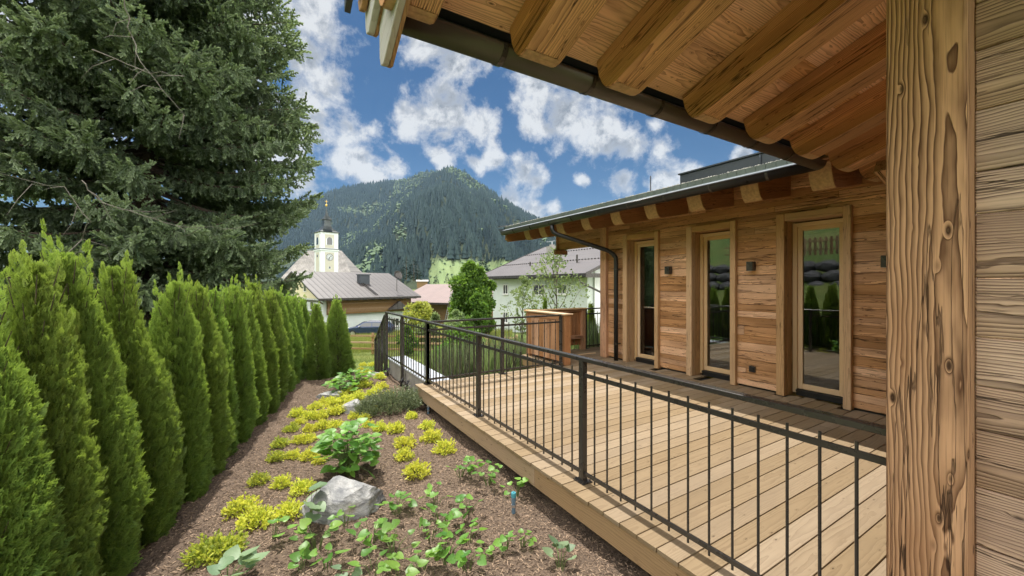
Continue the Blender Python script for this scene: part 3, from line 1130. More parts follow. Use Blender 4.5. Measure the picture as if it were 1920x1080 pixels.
def _boxat(c, s, d):
    d = np.asarray(d, float)
    h = nrm((d[0], d[1], 0))
    x = np.array((h[1], -h[0], 0))
    rot = np.stack((h, x, np.array((0, 0, 1.0))), 1)
    L = np.array([(-1, -1, -1), (1, -1, -1), (1, 1, -1), (-1, 1, -1), (-1, -1, 1), (1, -1, 1), (1, 1, 1), (-1, 1, 1)]) * np.asarray(s) / 2
    return L @ rot.T + np.asarray(c, float), BOXF, L


XR = 2.166
railing((XR, 6.115, 0), (XR, .58, 0), [0.0, 1.80, 3.672, 5.56], [13, 13, 13], 'long black bar railing along the garden edge of the deck, ending at the timber post', 'black steel railings', off=0)
railing((XR + .03, 6.115, 0), (4.86, 6.115, 0), [-.03, 1.35, 2.66], [9, 9], 'black bar railing across the far end of the deck beside the wooden screen', 'black steel railings')
railing((XR, 6.14, 0), (XR, 8.73, 0), [0.0, 1.39, 2.57], [9, 8], 'black bar railing above the grey coping beyond the deck corner', 'black steel railings', foot=[-.02, -.27, -.225])
railing((XR, 8.80, -.06), (XR, 9.75, -.06), [.02, .33, .64, .93], [1, 1, 1], 'black railing that steps down steeply beside the garden stair', 'black steel railings', slope=-.70, foot=[-.2] * 4)
railing((6.62, 7.40, 0), (9.0, 7.40, 0), [.03, 1.2, 2.3], [8, 8], 'black bar railing behind the house corner, right of the wooden screen', 'black steel railings')

# ------------------------------------------------------------------ wooden screen on the deck
sc_ = empty('wooden_screen', 'reddish board screen with a capped top standing at the far end of the deck', 'screen', (5.0, 6.1, 0))
so = np.array((5.0, 6.1, 0))


def sk(mb, name, mat, **k):
    o = mb.build(name, mat, sc_, **k)
    o.location = Vector(o.location) - Vector(so)
    return o


mb = MB()
y = 6.20
while y < 7.30:
    mb.bx(4.93, 4.958, y, y + .148, .06, .86, grain=2)
    y += .151
sk(mb, 'side_boards', M['redwood'], bevel=.003)
mb = MB()
x = 5.02
while x < 6.45:
    mb.bx(x, x + .17, 7.40, 7.43, .12, .93, grain=2)
    x += .173
sk(mb, 'rear_boards', M['redwood'], bevel=.003)
for (x0, x1, y0, y1) in ((4.92, 5.06, 6.06, 6.19), (4.92, 5.02, 7.33, 7.43), (6.48, 6.60, 7.34, 7.44)):
    mb = MB()
    mb.bx(x0, x1, y0, y1, 0, .985, grain=2)
    sk(mb, 'post', M['redwood'], bevel=.005)
mb = MB()
mb.bx(4.925, 5.0, 6.19, 7.33, .86, .985, grain=1).bx(5.02, 6.48, 7.36, 7.42, .93, .985, grain=0).bx(5.3, 6.47, 7.30, 7.395, .28, .36, grain=0)
sk(mb, 'rail', M['redwood'], bevel=.004)
mb = MB()
mb.bx(4.88, 5.10, 6.03, 7.30, .986, 1.015, grain=1).bx(4.88, 6.63, 7.302, 7.47, .986, 1.015, grain=0)
sk(mb, 'cap', M['sash'], bevel=.003)


# ------------------------------------------------------------------ ground
def sst(a, b, x):
    t = np.clip((np.asarray(x, float) - a) / (b - a), 0, 1)
    return t * t * (3 - 2 * t)


def vnoise(x, y, seed=0):
    """cheap smooth value noise"""
    xi, yi = np.floor(x).astype(int), np.floor(y).astype(int)
    xf, yf = x - xi, y - yi
    u, v = xf * xf * (3 - 2 * xf), yf * yf * (3 - 2 * yf)

    def h(a, b):
        n = np.sin(a * 127.1 + b * 311.7 + seed * 74.7) * 43758.5453
        return n - np.floor(n)
    return (h(xi, yi) * (1 - u) + h(xi + 1, yi) * u) * (1 - v) + (h(xi, yi + 1) * (1 - u) + h(xi + 1, yi + 1) * u) * v


def fbm(x, y, oct=5, seed=0):
    s, a, t = 0, .5, 0
    for k in range(oct):
        s = s + a * vnoise(x * 2 ** k, y * 2 ** k, seed + k)
        t += a
        a *= .5
    return s / t


def H(x, y):
    x, y = np.asarray(x, float), np.asarray(y, float)
    z1 = np.interp(y, (-60, 9.3, 10.6, 14, 21, 46, 70, 150, 600), (-.40, -.40, -1.15, -1.45, -2.1, -3.9, -5.0, -7.0, -7.0))
    z2 = np.interp(y, (-60, 14, 21, 46, 70, 150, 600), (-.45, -.6, -1.9, -3.9, -5.0, -7.0, -7.0))
    z = z1 + (z2 - z1) * sst(-.2, -1.8, x)
    low = np.interp(y, (-60, 5, 9, 14, 21, 46, 70, 150, 600), (-1.2, -1.2, -1.2, -1.45, -2.1, -3.9, -5.0, -7.0, -7.0))
    z = z + (low - z) * sst(2.35, 2.6, x) * sst(600, 60, y)
    z = z + np.maximum(0, -x - 9) * .46 * sst(60, 42, y)
    return z + (fbm(x * .3, y * .3, 3, 5) - .5) * .12


def axis(parts):
    return np.unique(np.concatenate([np.arange(a, b, s) for a, b, s in parts]))


def grid(name, xs, ys, zf, mat, tint=None, smooth=True, mask=None):
    X, Y = np.meshgrid(xs, ys)
    Z = zf(X, Y)
    V = np.stack((X, Y, Z), -1).reshape(-1, 3)
    n, m = len(xs), len(ys)
    i = (np.arange(m - 1)[:, None] * n + np.arange(n - 1)[None]).ravel()
    f = np.stack((i, i + 1, i + 1 + n, i + n), 1)
    if mask is not None:
        c = V[f].mean(1)
        f = f[mask(c[:, 0], c[:, 1])]
    return link(name, mesh_np(name, V, [f], None if tint is None else tint(X, Y).ravel(), None, smooth), mat)


xs = axis([(-3000, -200, 200), (-200, -40, 20), (-40, -6, 2), (-6, 12, .25), (12, 60, 3), (60, 300, 24), (300, 4001, 200)])
ys = axis([(-300, -20, 40), (-20, 0, 2), (0, 24, .3), (24, 80, 3), (80, 400, 20), (400, 4001, 200)])
tag(grid('lawn', xs, ys, H, M['grass']), kind='structure')


def HB(x, y):
    """the mulch bed between hedge and deck"""
    x, y = np.asarray(x, float), np.asarray(y, float)
    return -.275 + (fbm(x * 1.1, y * 1.1, 3, 2) - .5) * .10 + (fbm(x * 6, y * 6, 3, 8) - .5) * .035 - sst(1.75, 2.1, x) * .07 - sst(8.9, 9.7, y) * .25


def inbed(x, y):
    left = -.65 + (y - 3.46) * .2523 - .9
    return (x > left) & (x < 2.33)


tag(grid('garden_soil', axis([(-3.2, 2.36, .03)]), axis([(-1.5, 9.7, .04)]), HB, M['soil'], mask=inbed), kind='structure')

# bark chips: far more than anyone could count
cv = np.array([(-1, -.28, 0), (1, -.2, .05), (.9, .25, .12), (-.9, .3, .04), (0, 0, .3)]) * .5
cf = [(0, 1, 4), (1, 2, 4), (2, 3, 4), (3, 0, 4)]
N = 62000
yy = .9 + rng.random(N) ** 1.8 * 7.6
xx = np.interp(yy, (0, 10), (-1.75, .8)) + rng.random(N) * (2.2 - np.interp(yy, (0, 10), (-1.75, .8)))
keep = xx < 2.12
xx, yy = xx[keep], yy[keep]
N = len(xx)
pos = np.stack((xx, yy, HB(xx, yy) + .003), 1)
nz = np.stack((rng.normal(0, .35, N), rng.normal(0, .35, N), np.ones(N)), 1)
V, f, T = scatter(cv, cf, pos, frames(nz, rng.random(N) * 6.28), rng.uniform(.010, .032, N), rng.random(N) ** 1.3)
tag(link('bark_mulch', mesh_np('bark_mulch', V, f, T), M['chips']), 'brown bark mulch covering the garden bed', kind='stuff')

# retaining wall with its coping, by the garden stair
t = empty('retaining_wall', 'low concrete wall with a blue grey coping beyond the deck corner', 'wall', (2.4, 7.4, -1.2))
mb = MB()
mb.bx(2.23, 2.56, 6.17, 8.74, -1.4, -.036)
o = mb.build('wall_body', M['concrete'], t, origin=(2.4, 7.4, -1.2)); o.location = (0, 0, 0)
mb = MB()
mb.bx(2.20, 2.61, 6.16, 8.80, -.034, -.002)
o = mb.build('coping', M['coping'], t, bevel=.004, origin=(2.4, 7.4, -1.2)); o.location = (0, 0, 0)
mb = MB()
for k, y in enumerate((6.3, 7.15, 7.5, 8.5)):
    mb.tube([(2.14, y, HB(2.1, y) - .05), (2.14, y, HB(2.1, y) + .10), (2.18, y + .02, HB(2.1, y) + .15)], .022, 8)
o = mb.build('drain_pipe', M['black'], t, origin=(2.4, 7.4, -1.2)); o.location = (0, 0, 0)


# ------------------------------------------------------------------ rocks
def rock(name, loc, size, seed, label, rz=0.0, cuts=14, sub=5):
    import bmesh
    bm = bmesh.new()
    bmesh.ops.create_icosphere(bm, subdivisions=sub, radius=1)
    r = np.random.default_rng(seed)
    V = np.array([v.co for v in bm.verts])
    for k in range(cuts):
        n = r.normal(size=3)
        n[2] = abs(n[2]) * (1.2 if k % 2 else .4)
        n /= np.linalg.norm(n)
        h = r.uniform(.52, .82)
        d = V @ n
        V = V - np.maximum(d - h, 0)[:, None] * n * .93
    q = V * 3
    nn = np.array([fbm(q[:, 0] + q[:, 2] * .7, q[:, 1] - q[:, 2] * .5, 5, seed)]).T
    V = V * (1 + (nn - .5) * .20)
    lay = np.sin(V[:, 2] * 17 + V[:, 0] * 6 + 4 * nn[:, 0])
    V[:, :2] *= (1 + .018 * lay)[:, None]
    V = V * np.asarray(size) / np.abs(V).max(0)
    for v, c in zip(bm.verts, V):
        v.co = c
    me = bpy.data.meshes.new(name)
    bm.to_mesh(me)
    bm.free()
    o = link(name, me, M['rock'])
    o.location = tuple(loc)
    o.rotation_euler = (0, 0, rz)
    return tag(o, label, 'rock', 'pale rocks in the mulch bed')


def onbed(px, py):
    p = G(px, py, -.275)
    for _ in range(3):
        p = G(px, py, float(HB(p[0], p[1])))
    return p


p = onbed(645, 962)
rock('rock', p + np.array((0, .06, .09)), (.345, .24, .215), 11, 'big pale angular rock in front of the large leafy bush', -.35, cuts=15)
p = onbed(664, 772)
rock('rock', p + np.array((0, .05, .04)), (.24, .17, .17), 5, 'small pale rock beside the low juniper', -.5, sub=4)
p = onbed(622, 748)
rock('rock', p + np.array((0, .05, .02)), (.30, .2, .13), 17, 'flat pale rock among the yellow shrubs near the hedge', -.5, sub=4)
p = onbed(702, 702)
rock('rock', p, (.22, .25, .06), 21, 'flat grey stone slab at the foot of the far railing', .2, sub=4)


# ------------------------------------------------------------------ plants
def quadleaf(L, w, fold=.15, bend=.2):
    """one leaf along +z, two halves folded on the midrib"""
    v = [(0, 0, 0), (0, -fold * w * .5, L * .45), (0, bend * L, L), (w, fold * w, L * .38), (-w, fold * w, L * .38), (w * .62, fold * w + bend * L * .4, L * .78), (-w * .62, fold * w + bend * L * .4, L * .78)]
    return np.array(v), [(0, 3, 1), (3, 5, 2, 1), (0, 1, 4), (1, 2, 6, 4)]


def heartleaf(L=1.0):
    """heart shaped leaf lying along +z from its stalk, 11 points"""
    half = [(0, 0), (.22, -.13), (.44, -.04), (.53, .17), (.47, .42), (.30, .70), (0, 1.0)]
    v, f = [], []
    mid = [(0, .04, 0), (0, 0, .33), (0, .03, .66)]
    for x, z in half:
        v.append((x * L, .22 * x * x * L + .10 * z * z * L, z * L))
    for x, z in half[1:-1]:
        v.append((-x * L, .22 * x * x * L + .10 * z * z * L, z * L))
    m0 = len(v)
    for (x, y, z) in mid:
        v.append((0, (-.05 + .10 * z * z) * L, z * L))
    r = [0, 1, 2, 3, 4, 5, 6]
    l = [0, 7, 8, 9, 10, 11, 6]
    f = [(0, 1, m0), (1, 2, m0), (2, 3, m0 + 1, m0), (3, 4, m0 + 1), (4, 5, m0 + 2, m0 + 1), (5, 6, m0 + 2)]
    f += [(0, m0, 7), (7, m0, 8), (8, m0, m0 + 1, 9), (9, m0 + 1, 10), (10, m0 + 1, m0 + 2, 11), (11, m0 + 2, 6)]
    return np.array(v), f


def tubes(paths, r, n=5):
    mb = MB()
    for p in paths:
        mb.tube(p, np.linspace(r, r * .4, len(p)), n, cap=False)
    return mb


# --- golden spirea mounds
def spirea_mesh(seed, n=520, r=.13):
    g = np.random.default_rng(seed)
    d = g.normal(size=(n, 3))
    d[:, 2] = np.abs(d[:, 2]) * .9 + .05
    d /= np.linalg.norm(d, axis=1, keepdims=True)
    lump = 1 + .28 * np.sin(d[:, 0] * 5 + seed) * np.cos(d[:, 1] * 4.3 + seed * 2)
    rad = r * lump * g.uniform(.45, 1.08, n)
    pos = d * rad[:, None] * np.array((1, 1, .95))
    z = d + g.normal(0, .5, (n, 3)) + np.array((0, 0, .35))
    v, f = quadleaf(1, .27)
    return scatter(v, f, pos, frames(z, g.random(n) * 6.28), g.uniform(.026, .048, n), g.random(n))


SPM = []
for k in range(5):
    V, f, T = spirea_mesh(40 + k)
    SPM.append(mesh_np('spirea_foliage', V, f, T))
    SPM[-1].materials.append(M['spirea'])
SPG = []
for k in range(2):
    V, f, T = spirea_mesh(60 + k)
    SPG.append(mesh_np('spirea_foliage', V, f, T))
    SPG[-1].materials.append(M['spirea_g'])
mb = MB()
for k in range(9):
    a = k * .7
    mb.tube([(0, 0, -.02), (.03 * math.cos(a), .03 * math.sin(a), .05), (.08 * math.cos(a), .08 * math.sin(a), .12)], (.003, .0025, .001), 4, cap=False)
stem_me = mesh_np('stems', np.concatenate(mb.v), [np.array(q) for q in mb.f.values()])
stem_me.materials.append(M['stem'])


def spirea(px, py, w, label, group, green=False, k=0):
    p = onbed(px, py)
    d = (EYE - p[2]) * F / (py - HZ)
    s = w / F * d / .305
    t = empty('spirea_shrub', label, 'shrub', p, random.random() * 6, group)
    t.scale = (s, s, s * random.uniform(.85, 1.1))
    me = (SPG if green else SPM)[k % (2 if green else 5)]
    link('foliage', me, None, t)
    link('stems', stem_me, None, t)


order = ['nearest'] + [q + ' nearest' for q in ('second', 'third', 'fourth', 'fifth', 'sixth', 'seventh', 'eighth', 'ninth', 'tenth', 'eleventh', 'twelfth', 'thirteenth', 'fourteenth')]
right = [(781, 890, 52), (834, 848, 46), (758, 860, 36), (758.8, 837, 44), (808, 826, 42), (712, 806, 30), (743, 809, 36), (800, 802, 30), (771, 784, 24)]
left = [(422, 1040, 75), (384, 1045, 70), (481, 982, 66), (541, 966, 56), (450, 960, 58), (567, 921, 48), (528, 912, 38), (484, 905, 40)]
midl = [(518, 862, 36), (549, 858, 32), (580, 860, 36), (524, 836, 34), (598, 868, 26), (577, 827, 34), (561, 829, 30), (606, 803, 34), (581, 808, 30), (547, 808, 30), (630, 800, 30), (559, 780, 30), (580, 785, 30), (602, 784, 30)]
mid2 = [(664, 784, 26), (608, 757, 26), (640, 745, 26), (684, 786, 24), (700, 770, 22), (560, 795, 26), (628, 776, 32), (592, 766, 28), (622, 760, 30), (647, 754, 32), (671, 748, 30), (656, 760, 26), (640, 772, 26), (690, 800, 24)]
far = [(660, 735, 24), (696, 742, 24), (728, 742, 22), (684, 725, 28), (716, 728, 26), (705, 736, 24), (712, 710, 24), (687, 700, 20), (681, 686, 16), (698, 686, 16), (676, 694, 14)]
for i, (px, py, w) in enumerate(right):
    spirea(px, py, w, f'golden spirea mound in open mulch between bush and deck, {order[i]}', 'golden spireas by the deck', False, i)
for i, (px, py, w) in enumerate(left):
    spirea(px, py, w, f'loose yellow green spirea between the big rock and the hedge, {order[i]}', 'spireas by the big rock', i in (0, 1, 7), i)
for i, (px, py, w) in enumerate(midl):
    spirea(px, py, w, f'low spirea mound between the leafy bush and the hedge, {order[i]}', 'spireas beside the leafy bush', i in (0, 3, 9), i)
for i, (px, py, w) in enumerate(mid2):
    spirea(px, py, w, f'bright yellow spirea packed around the two small rocks, {order[i]}', 'spireas around the small rocks', False, i)
for i, (px, py, w) in enumerate(far):
    spirea(px, py, w, f'small yellow spirea at the far narrow end of the bed, {order[i]}', 'spireas at the end of the bed', False, i)


# --- young broad-leaved plants
def leafy_plant(name, p, h, n, mat, seed, label, cat='plant', group=None, spread=.8, ls=.085, droop=.3, erect=.35, lo=.45):
    g = np.random.default_rng(seed)
    t = empty(name, label, cat, p, 0, group)
    paths, pos, dr = [], [], []
    for k in range(n):
        a = g.random() * 6.28
        rr = spread * h * math.sqrt(g.random()) * .75
        tip = np.array((math.cos(a) * rr, math.sin(a) * rr, h * g.uniform(lo, 1.0) * (1 - .35 * rr / (spread * h))))
        base = np.array((math.cos(a), math.sin(a), 0)) * .012
        paths.append([base - (0, 0, .03), base + (tip - base) * .4 + (0, 0, .15 * h), tip])
        pos.append(tip)
        dr.append((math.cos(a) + g.normal(0, .35), math.sin(a) + g.normal(0, .35), g.uniform(-droop, erect)))
    v, f = heartleaf()
    dr = np.array(dr)
    # the upper side of each leaf looks at the sky
    Mx = frames(dr, np.full(n, 0.0) + g.normal(0, .35, n))
    V, ff, T = scatter(v, f, np.array(pos), Mx, g.uniform(.6, 1.15, n) * ls, g.random(n))
    link('foliage', mesh_np('foliage', V, ff, T, None, True), mat, t)
    o = tubes(paths, .0035).build('stems', M['stem'], t)
    return t


lp = [(863, 893, .24, 8, .075), (883, 889, .2, 9, .07), (915, 908, .26, 11, .075), (818, 948, .22, 8, .075), (826, 985, .24, 11, .075), (881, 962, .2, 9, .075), (968, 930, .22, 8, .07),
      (744, 965, .24, 14, .085), (696, 1018, .22, 15, .085), (650, 985, .2, 6, .07), (594, 1030, .24, 13, .085), (512, 1010, .22, 6, .085), (423, 1105, .24, 13, .12), (565, 1070, .16, 5, .07),
      (614, 1065, .18, 5, .09), (647, 1085, .15, 5, .085), (736, 1050, .26, 13, .075), (752, 1110, .22, 9, .10), (806, 1012, .2, 7, .07), (838, 1056, .24, 14, .085), (879, 1018, .2, 8, .07),
      (875, 1068, .2, 8, .085), (948, 1030, .16, 7, .06), (977, 1024, .16, 7, .06), (1050, 1068, .2, 6, .10), (905, 1040, .12, 4, .06), (700, 1075, .2, 6, .085), (790, 1070, .18, 6, .08)]
lab = ['by the deck edge', 'by the deck edge', 'under the deck edge', 'in the open mulch', 'in the open mulch', 'in the open mulch', 'behind the taller sprinkler', 'right of the big rock', 'in front of the big rock',
       'at the foot of the big rock', 'in front of the big rock', 'left of the big rock', 'with the largest leaves beside the hedge', 'in front of the big rock', 'in the bare front strip', 'in the bare front strip',
       'in the middle of the mulch', 'at the near edge of the mulch', 'in the middle of the mulch', 'in the middle of the mulch', 'in front of the taller sprinkler', 'at the near edge of the mulch',
       'near the deck corner', 'near the deck corner', 'with upright pale leaves nearest the deck', 'near the deck corner', 'at the near edge of the mulch', 'at the near edge of the mulch']
seen = {}
for i, ((px, py, h, n, ls), l) in enumerate(zip(lp, lab)):
    seen.setdefault(l, []).append(i)
for l, ids in seen.items():
    for j, i in enumerate(sorted(ids, key=lambda q: -lp[q][1])):
        px, py, h, n, ls = lp[i]
        nm = '' if len(ids) == 1 else f', {order[j]}'
        leafy_plant('leafy_plant', onbed(px, py), h * .82, n, M['leafgrey'] if i in (12, 15, 24) else M['leafy'], 100 + i, f'young broad leaved plant {l}{nm}', 'plant', 'young broad leaved plants', ls=ls * .88, spread=.85)
p = onbed(578, 985)
leafy_plant('leafy_plant', p, .3, 7, M['leafgrey'], 77, 'plant with one big grey green leaf leaning on the big rock', 'plant', None, ls=.13)
p = onbed(655, 890)
leafy_plant('hydrangea_bush', p, .56, 135, M['leafy'], 9, 'tall leafy green bush standing behind the big rock', 'bush', None, spread=.60, ls=.10, droop=.55, erect=.25, lo=.12)
for i, (px, py, h) in enumerate(((668, 724, .33), (640, 738, .28))):
    leafy_plant('hydrangea_bush', onbed(px, py), h, 60, M['leafy'], 90 + i, ['low leafy green bush at the far end of the bed by the stone slab', 'low leafy green bush close to the last hedge trees'][i], 'bush', None, spread=1.25, ls=.10)

# --- low juniper
n = 900
g = np.random.default_rng(5)
a = g.random(n) * 6.28
rr = np.sqrt(g.random(n)) * .42
bx = np.stack((np.cos(a) * rr * 1.15, np.sin(a) * rr * .75, .02 + .20 * (1 - (rr / .42) ** 2) * g.random(n)), 1)
dz = np.stack((np.cos(a) * .8 + g.normal(0, .3, n), np.sin(a) * .8 + g.normal(0, .3, n), g.uniform(.5, 1.4, n)), 1)
sv, sf = [], []
for q in range(9):
    z = .1 + q * .1
    an = q * 2.4
    x, y = math.cos(an), math.sin(an)
    k = len(sv)
    sv += [(0, 0, z - .06), (x * .13, y * .13, z + .08), (x * .02 - y * .05, y * .02 + x * .05, z + .02)]
    sf.append((k, k + 1, k + 2))
k = len(sv)
sv += [(.03, 0, 0), (-.015, .026, 0), (-.015, -.026, 0), (0, 0, 1.05)]
sf += [(k, k + 1, k + 3), (k + 1, k + 2, k + 3), (k + 2, k, k + 3)]
V, f, T = scatter(np.array(sv), sf, bx, frames(dz, g.random(n) * 6), g.uniform(.11, .2, n), g.random(n))
t = empty('juniper_shrub', 'low spreading grey green juniper between the small rock and the deck corner', 'shrub', onbed(735, 768), .3)
link('foliage', mesh_np('foliage', V, f, T), M['juniper'], t)
mb = tubes([[(0, 0, -.03), (.14 * math.cos(q), .1 * math.sin(q), .08), (.33 * math.cos(q), .22 * math.sin(q), .13)] for q in np.arange(0, 6.2, .55)], .008)
mb.build('stems', M['bark'], t)

# --- sprinklers
for (px, py, h, l) in ((963, 962, .17, 'pop up sprinkler with a teal cap among the leafy plants'), (803, 776, .13, 'small grey pop up sprinkler at the deck corner')):
    p = onbed(px, py)
    t = empty('sprinkler', l, 'sprinkler', p)
    mb = MB()
    mb.lathe([(.016, -.04), (.016, h * .55), (.019, h * .56), (.019, h * .75), (.017, h * .78)], n=14)
    mb.build('riser', M['bluegrey'], t)
    mb = MB()
    mb.lathe([(.021, h * .785), (.022, h * .93), (.019, h), (.006, h), (.006, h + .008)], n=14)
    mb.build('cap', M['teal'] if h > .15 else M['alu'], t)
    mb = MB()
    mb.lathe([(.0195, h * .30), (.0195, h * .42)], n=14)
    mb.build('band', M['alu'], t)


# ------------------------------------------------------------------ thuja hedge
def thuja_template(seed, n=9):
    """one flat scaly spray along +z in the x-z plane"""
    g = np.random.default_rng(seed)
    v, f, tg = [], [], []

    def leaf(b, d, L, w, t0):
        d = np.asarray(d, float) / np.linalg.norm(d)
        s = np.array((d[2], 0, -d[0]))
        k = len(v)
        e = np.array((0, 1, 0)) * g.normal(0, .12) * L
        v.extend([b, b + d * L * .45 + s * w + e * .4, b + d * L + e, b + d * L * .45 - s * w + e * .4])
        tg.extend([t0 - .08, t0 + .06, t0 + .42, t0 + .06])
        f.append((k, k + 1, k + 2, k + 3))
    for q in range(n):
        z = .06 + .84 * q / n
        sd_ = 1 if q % 2 else -1
        L = (.46 * (1 - .62 * q / n)) * g.uniform(.8, 1.15)
        b = np.array((0, g.normal(0, .02), z))
        d = (sd_ * g.uniform(.55, .85), 0, 1)
        leaf(b, d, L, .048, -.14)
        if q < n - 2:
            leaf(b + np.array(d) * L * .35, (sd_ * 1.3, 0, .7), L * .5, .034, -.05)
            leaf(b + np.array(d) * L * .5, (sd_ * .1, 0, 1), L * .5, .034, .04)
    leaf(np.array((0, 0, .5)), (0, 0, 1), .55, .04, .05)
    return np.array(v), f, np.array(tg)


def thuja_mesh(seed, n=4300, h=2.0, r=.40, sp=.108):
    g = np.random.default_rng(seed)
    parts = []
    lob = [(g.random() * 6.28, g.uniform(.2, .95), g.uniform(.06, .17)) for _ in range(16)]

    def rad(t, a):
        base = r * np.minimum(1, (np.clip(t, 0, 1) + .04) ** .25 * 1.05) * np.clip((1.0 - t), 0, 1) ** .76 * 1.24
        L = 0
        for (la, lt, am) in lob:
            da = np.abs((a - la + np.pi) % (2 * np.pi) - np.pi)
            L = L + am * np.exp(-(da / .55) ** 2 - ((t - lt) / .14) ** 2)
        fl = fbm(a * 1.9 + seed, t * 7 + a * .5, 4, seed + 50) - .5
        return base * (.84 + L + .55 * fl)
    for k in range(3):
        m = n // 3
        t = g.random(m) ** 1.12
        a = g.random(m) * 6.28
        depth = 1 - .33 * g.random(m) ** 2.0
        rr = rad(t, a) * depth
        pos = np.stack((np.cos(a) * rr, np.sin(a) * rr, t * h * .95 + .01), 1)
        out = np.stack((np.cos(a), np.sin(a), np.zeros(m)), 1)
        up = np.clip(.75 + t * .9 + g.normal(0, .25, m), .15, 3)
        z = out * (1.05 - .5 * t)[:, None] + np.array((0, 0, 1)) * up[:, None] + g.normal(0, .22, (m, 3))
        roll = math.pi / 2 + g.normal(0, .55, m)
        v, f, tg = thuja_template(seed * 3 + k)
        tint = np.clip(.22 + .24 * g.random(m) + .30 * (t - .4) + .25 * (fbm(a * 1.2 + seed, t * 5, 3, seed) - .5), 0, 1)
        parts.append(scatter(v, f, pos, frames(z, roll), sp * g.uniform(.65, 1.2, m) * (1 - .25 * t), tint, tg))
    # feathery leaders: several upright shoots that outgrow the column near its tip
    for k in range(24):
        t0 = g.uniform(.45, .92)
        a0 = g.random() * 6.28
        r0 = float(rad(np.array([t0]), np.array([a0]))[0]) * g.uniform(.5, .95)
        L = g.uniform(.22, .40) * (1.2 if k < 4 else .9)
        if k < 3:
            t0, r0 = g.uniform(.84, .90), g.uniform(.0, .05)
        b0 = np.array((math.cos(a0) * r0, math.sin(a0) * r0, t0 * h * .95))
        dv = nrm((math.cos(a0) * .16, math.sin(a0) * .16, 1))
        m = 34
        u = g.random(m)
        aa = g.random(m) * 6.28
        o = np.stack((np.cos(aa), np.sin(aa), np.zeros(m)), 1)
        pos = b0 + dv * (u * L)[:, None] + o * (.03 * (1 - u))[:, None]
        z = o * (.55 * (1 - u) + .1)[:, None] + dv + g.normal(0, .12, (m, 3))
        parts.append(scatter(v, f, pos, frames(z, aa), sp * g.uniform(.55, 1.0, m) * (1.1 - .5 * u), np.clip(.45 + .4 * u + .15 * g.random(m), 0, 1), tg))
    V, f, T = merge(parts)
    return V, f, np.clip(T, 0, 1)


TH_ME = []
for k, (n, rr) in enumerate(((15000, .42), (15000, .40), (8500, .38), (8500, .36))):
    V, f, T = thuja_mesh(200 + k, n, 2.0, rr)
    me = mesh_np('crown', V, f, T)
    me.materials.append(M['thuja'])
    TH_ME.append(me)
mb = MB()
mb.tube([(0, 0, -.1), (.01, 0, .5), (0, .01, 1.2), (0, 0, 1.85)], (.035, .03, .018, .005), 7)
g = np.random.default_rng(1)
for k in range(90):
    z = .1 + 1.6 * k / 90
    a = k * 2.4
    L = .30 * (1 - z / 2.0) ** .6 + .02
    mb.tube([(0, 0, z), (math.cos(a) * L * .6, math.sin(a) * L * .6, z + .12), (math.cos(a) * L, math.sin(a) * L, z + .3)], (.008, .005, .002), 4, cap=False)
TR_ME = mesh_np('trunk', np.concatenate(mb.v), [np.array(q) for q in mb.f.values()])
TR_ME.materials.append(M['thuja_bare'])

# (apex px, apex py, position along the hedge line in metres, extra offset, width factor)
P0 = np.array((-.65, 3.46)); DV = np.array((.2447, .9696)); NV = np.array((-.9696, .2447))
hedge = [(-60, 548, -.75, .33, .84), (40, 472, -.47, .33, .84), (150, 460, -.07, .34, .84), (249, 489, .46, .33, .82), (328, 518, 1.0, .33, .80), (362, 527, 1.42, .33, .80), (396, 536, 1.86, .36, .80), (427, 528, 2.3, .33, .86), (459, 538, 2.9, .36, .86), (486, 524, 3.5, .33, .90), (505, 540, 4.05, .36, .88), (521, 543, 4.54, .33, .88), (536, 552, 5.0, .36, .86), (547, 552, 5.5, .33, .86), (558, 560, 6.0, .35, .84), (566, 557, 6.45, .33, .80)]
ordh = ['nearest', 'second nearest', 'third nearest', 'fourth nearest', 'fifth nearest', 'sixth nearest', 'seventh nearest', 'eighth nearest', 'ninth nearest', 'tenth nearest', 'eleventh nearest', 'twelfth nearest', 'thirteenth nearest', 'fourteenth nearest', 'fifteenth nearest', 'last']
exh = {0: ', only its side in view', 1: ', with a yellow lit tip', 2: ', its tip tallest against the spruce', 15: ' before the two free standing ones'}
hl = [f'{o} thuja of the closed hedge{exh.get(i, "")}' for i, o in enumerate(ordh)]
singles = [(612, 566, 712, .30, 'thuja standing free in front of the house wall, left of the last one'), (648, 558, 706, .36, 'last thuja, standing free nearest the end railing')]
items = []
for (ax, ay, s, off, wf), l in zip(hedge, hl):
    c = P0 + DV * s + NV * off
    items.append((c, ax, ay, wf, l))
for (ax, ay, by, r0, l) in singles:
    q = onbed(ax, by)
    items.append((q[:2] + np.array((-.1, .28)), ax, ay, r0 / .38, l))
for i, (c, ax, ay, wf, l) in enumerate(items):
    d = c[0] * ST + c[1] * CT
    top = EYE - (ay - HZ) / F * d
    zb = float(H(c[0], c[1])) if i > 15 else -.33
    h = (top - zb) / 1.0
    t = empty('thuja', l, 'thuja', (c[0], c[1], zb), i * 1.83 + .3, 'thuja hedge trees')
    t.scale = (wf, wf * random.uniform(.92, 1.05), h / 2.03)
    t.rotation_euler = (R(random.uniform(-2.5, 2.5)), R(random.uniform(-2.5, 2.5)), t.rotation_euler[2])
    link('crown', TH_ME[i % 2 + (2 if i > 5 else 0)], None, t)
    link('trunk', TR_ME, None, t)


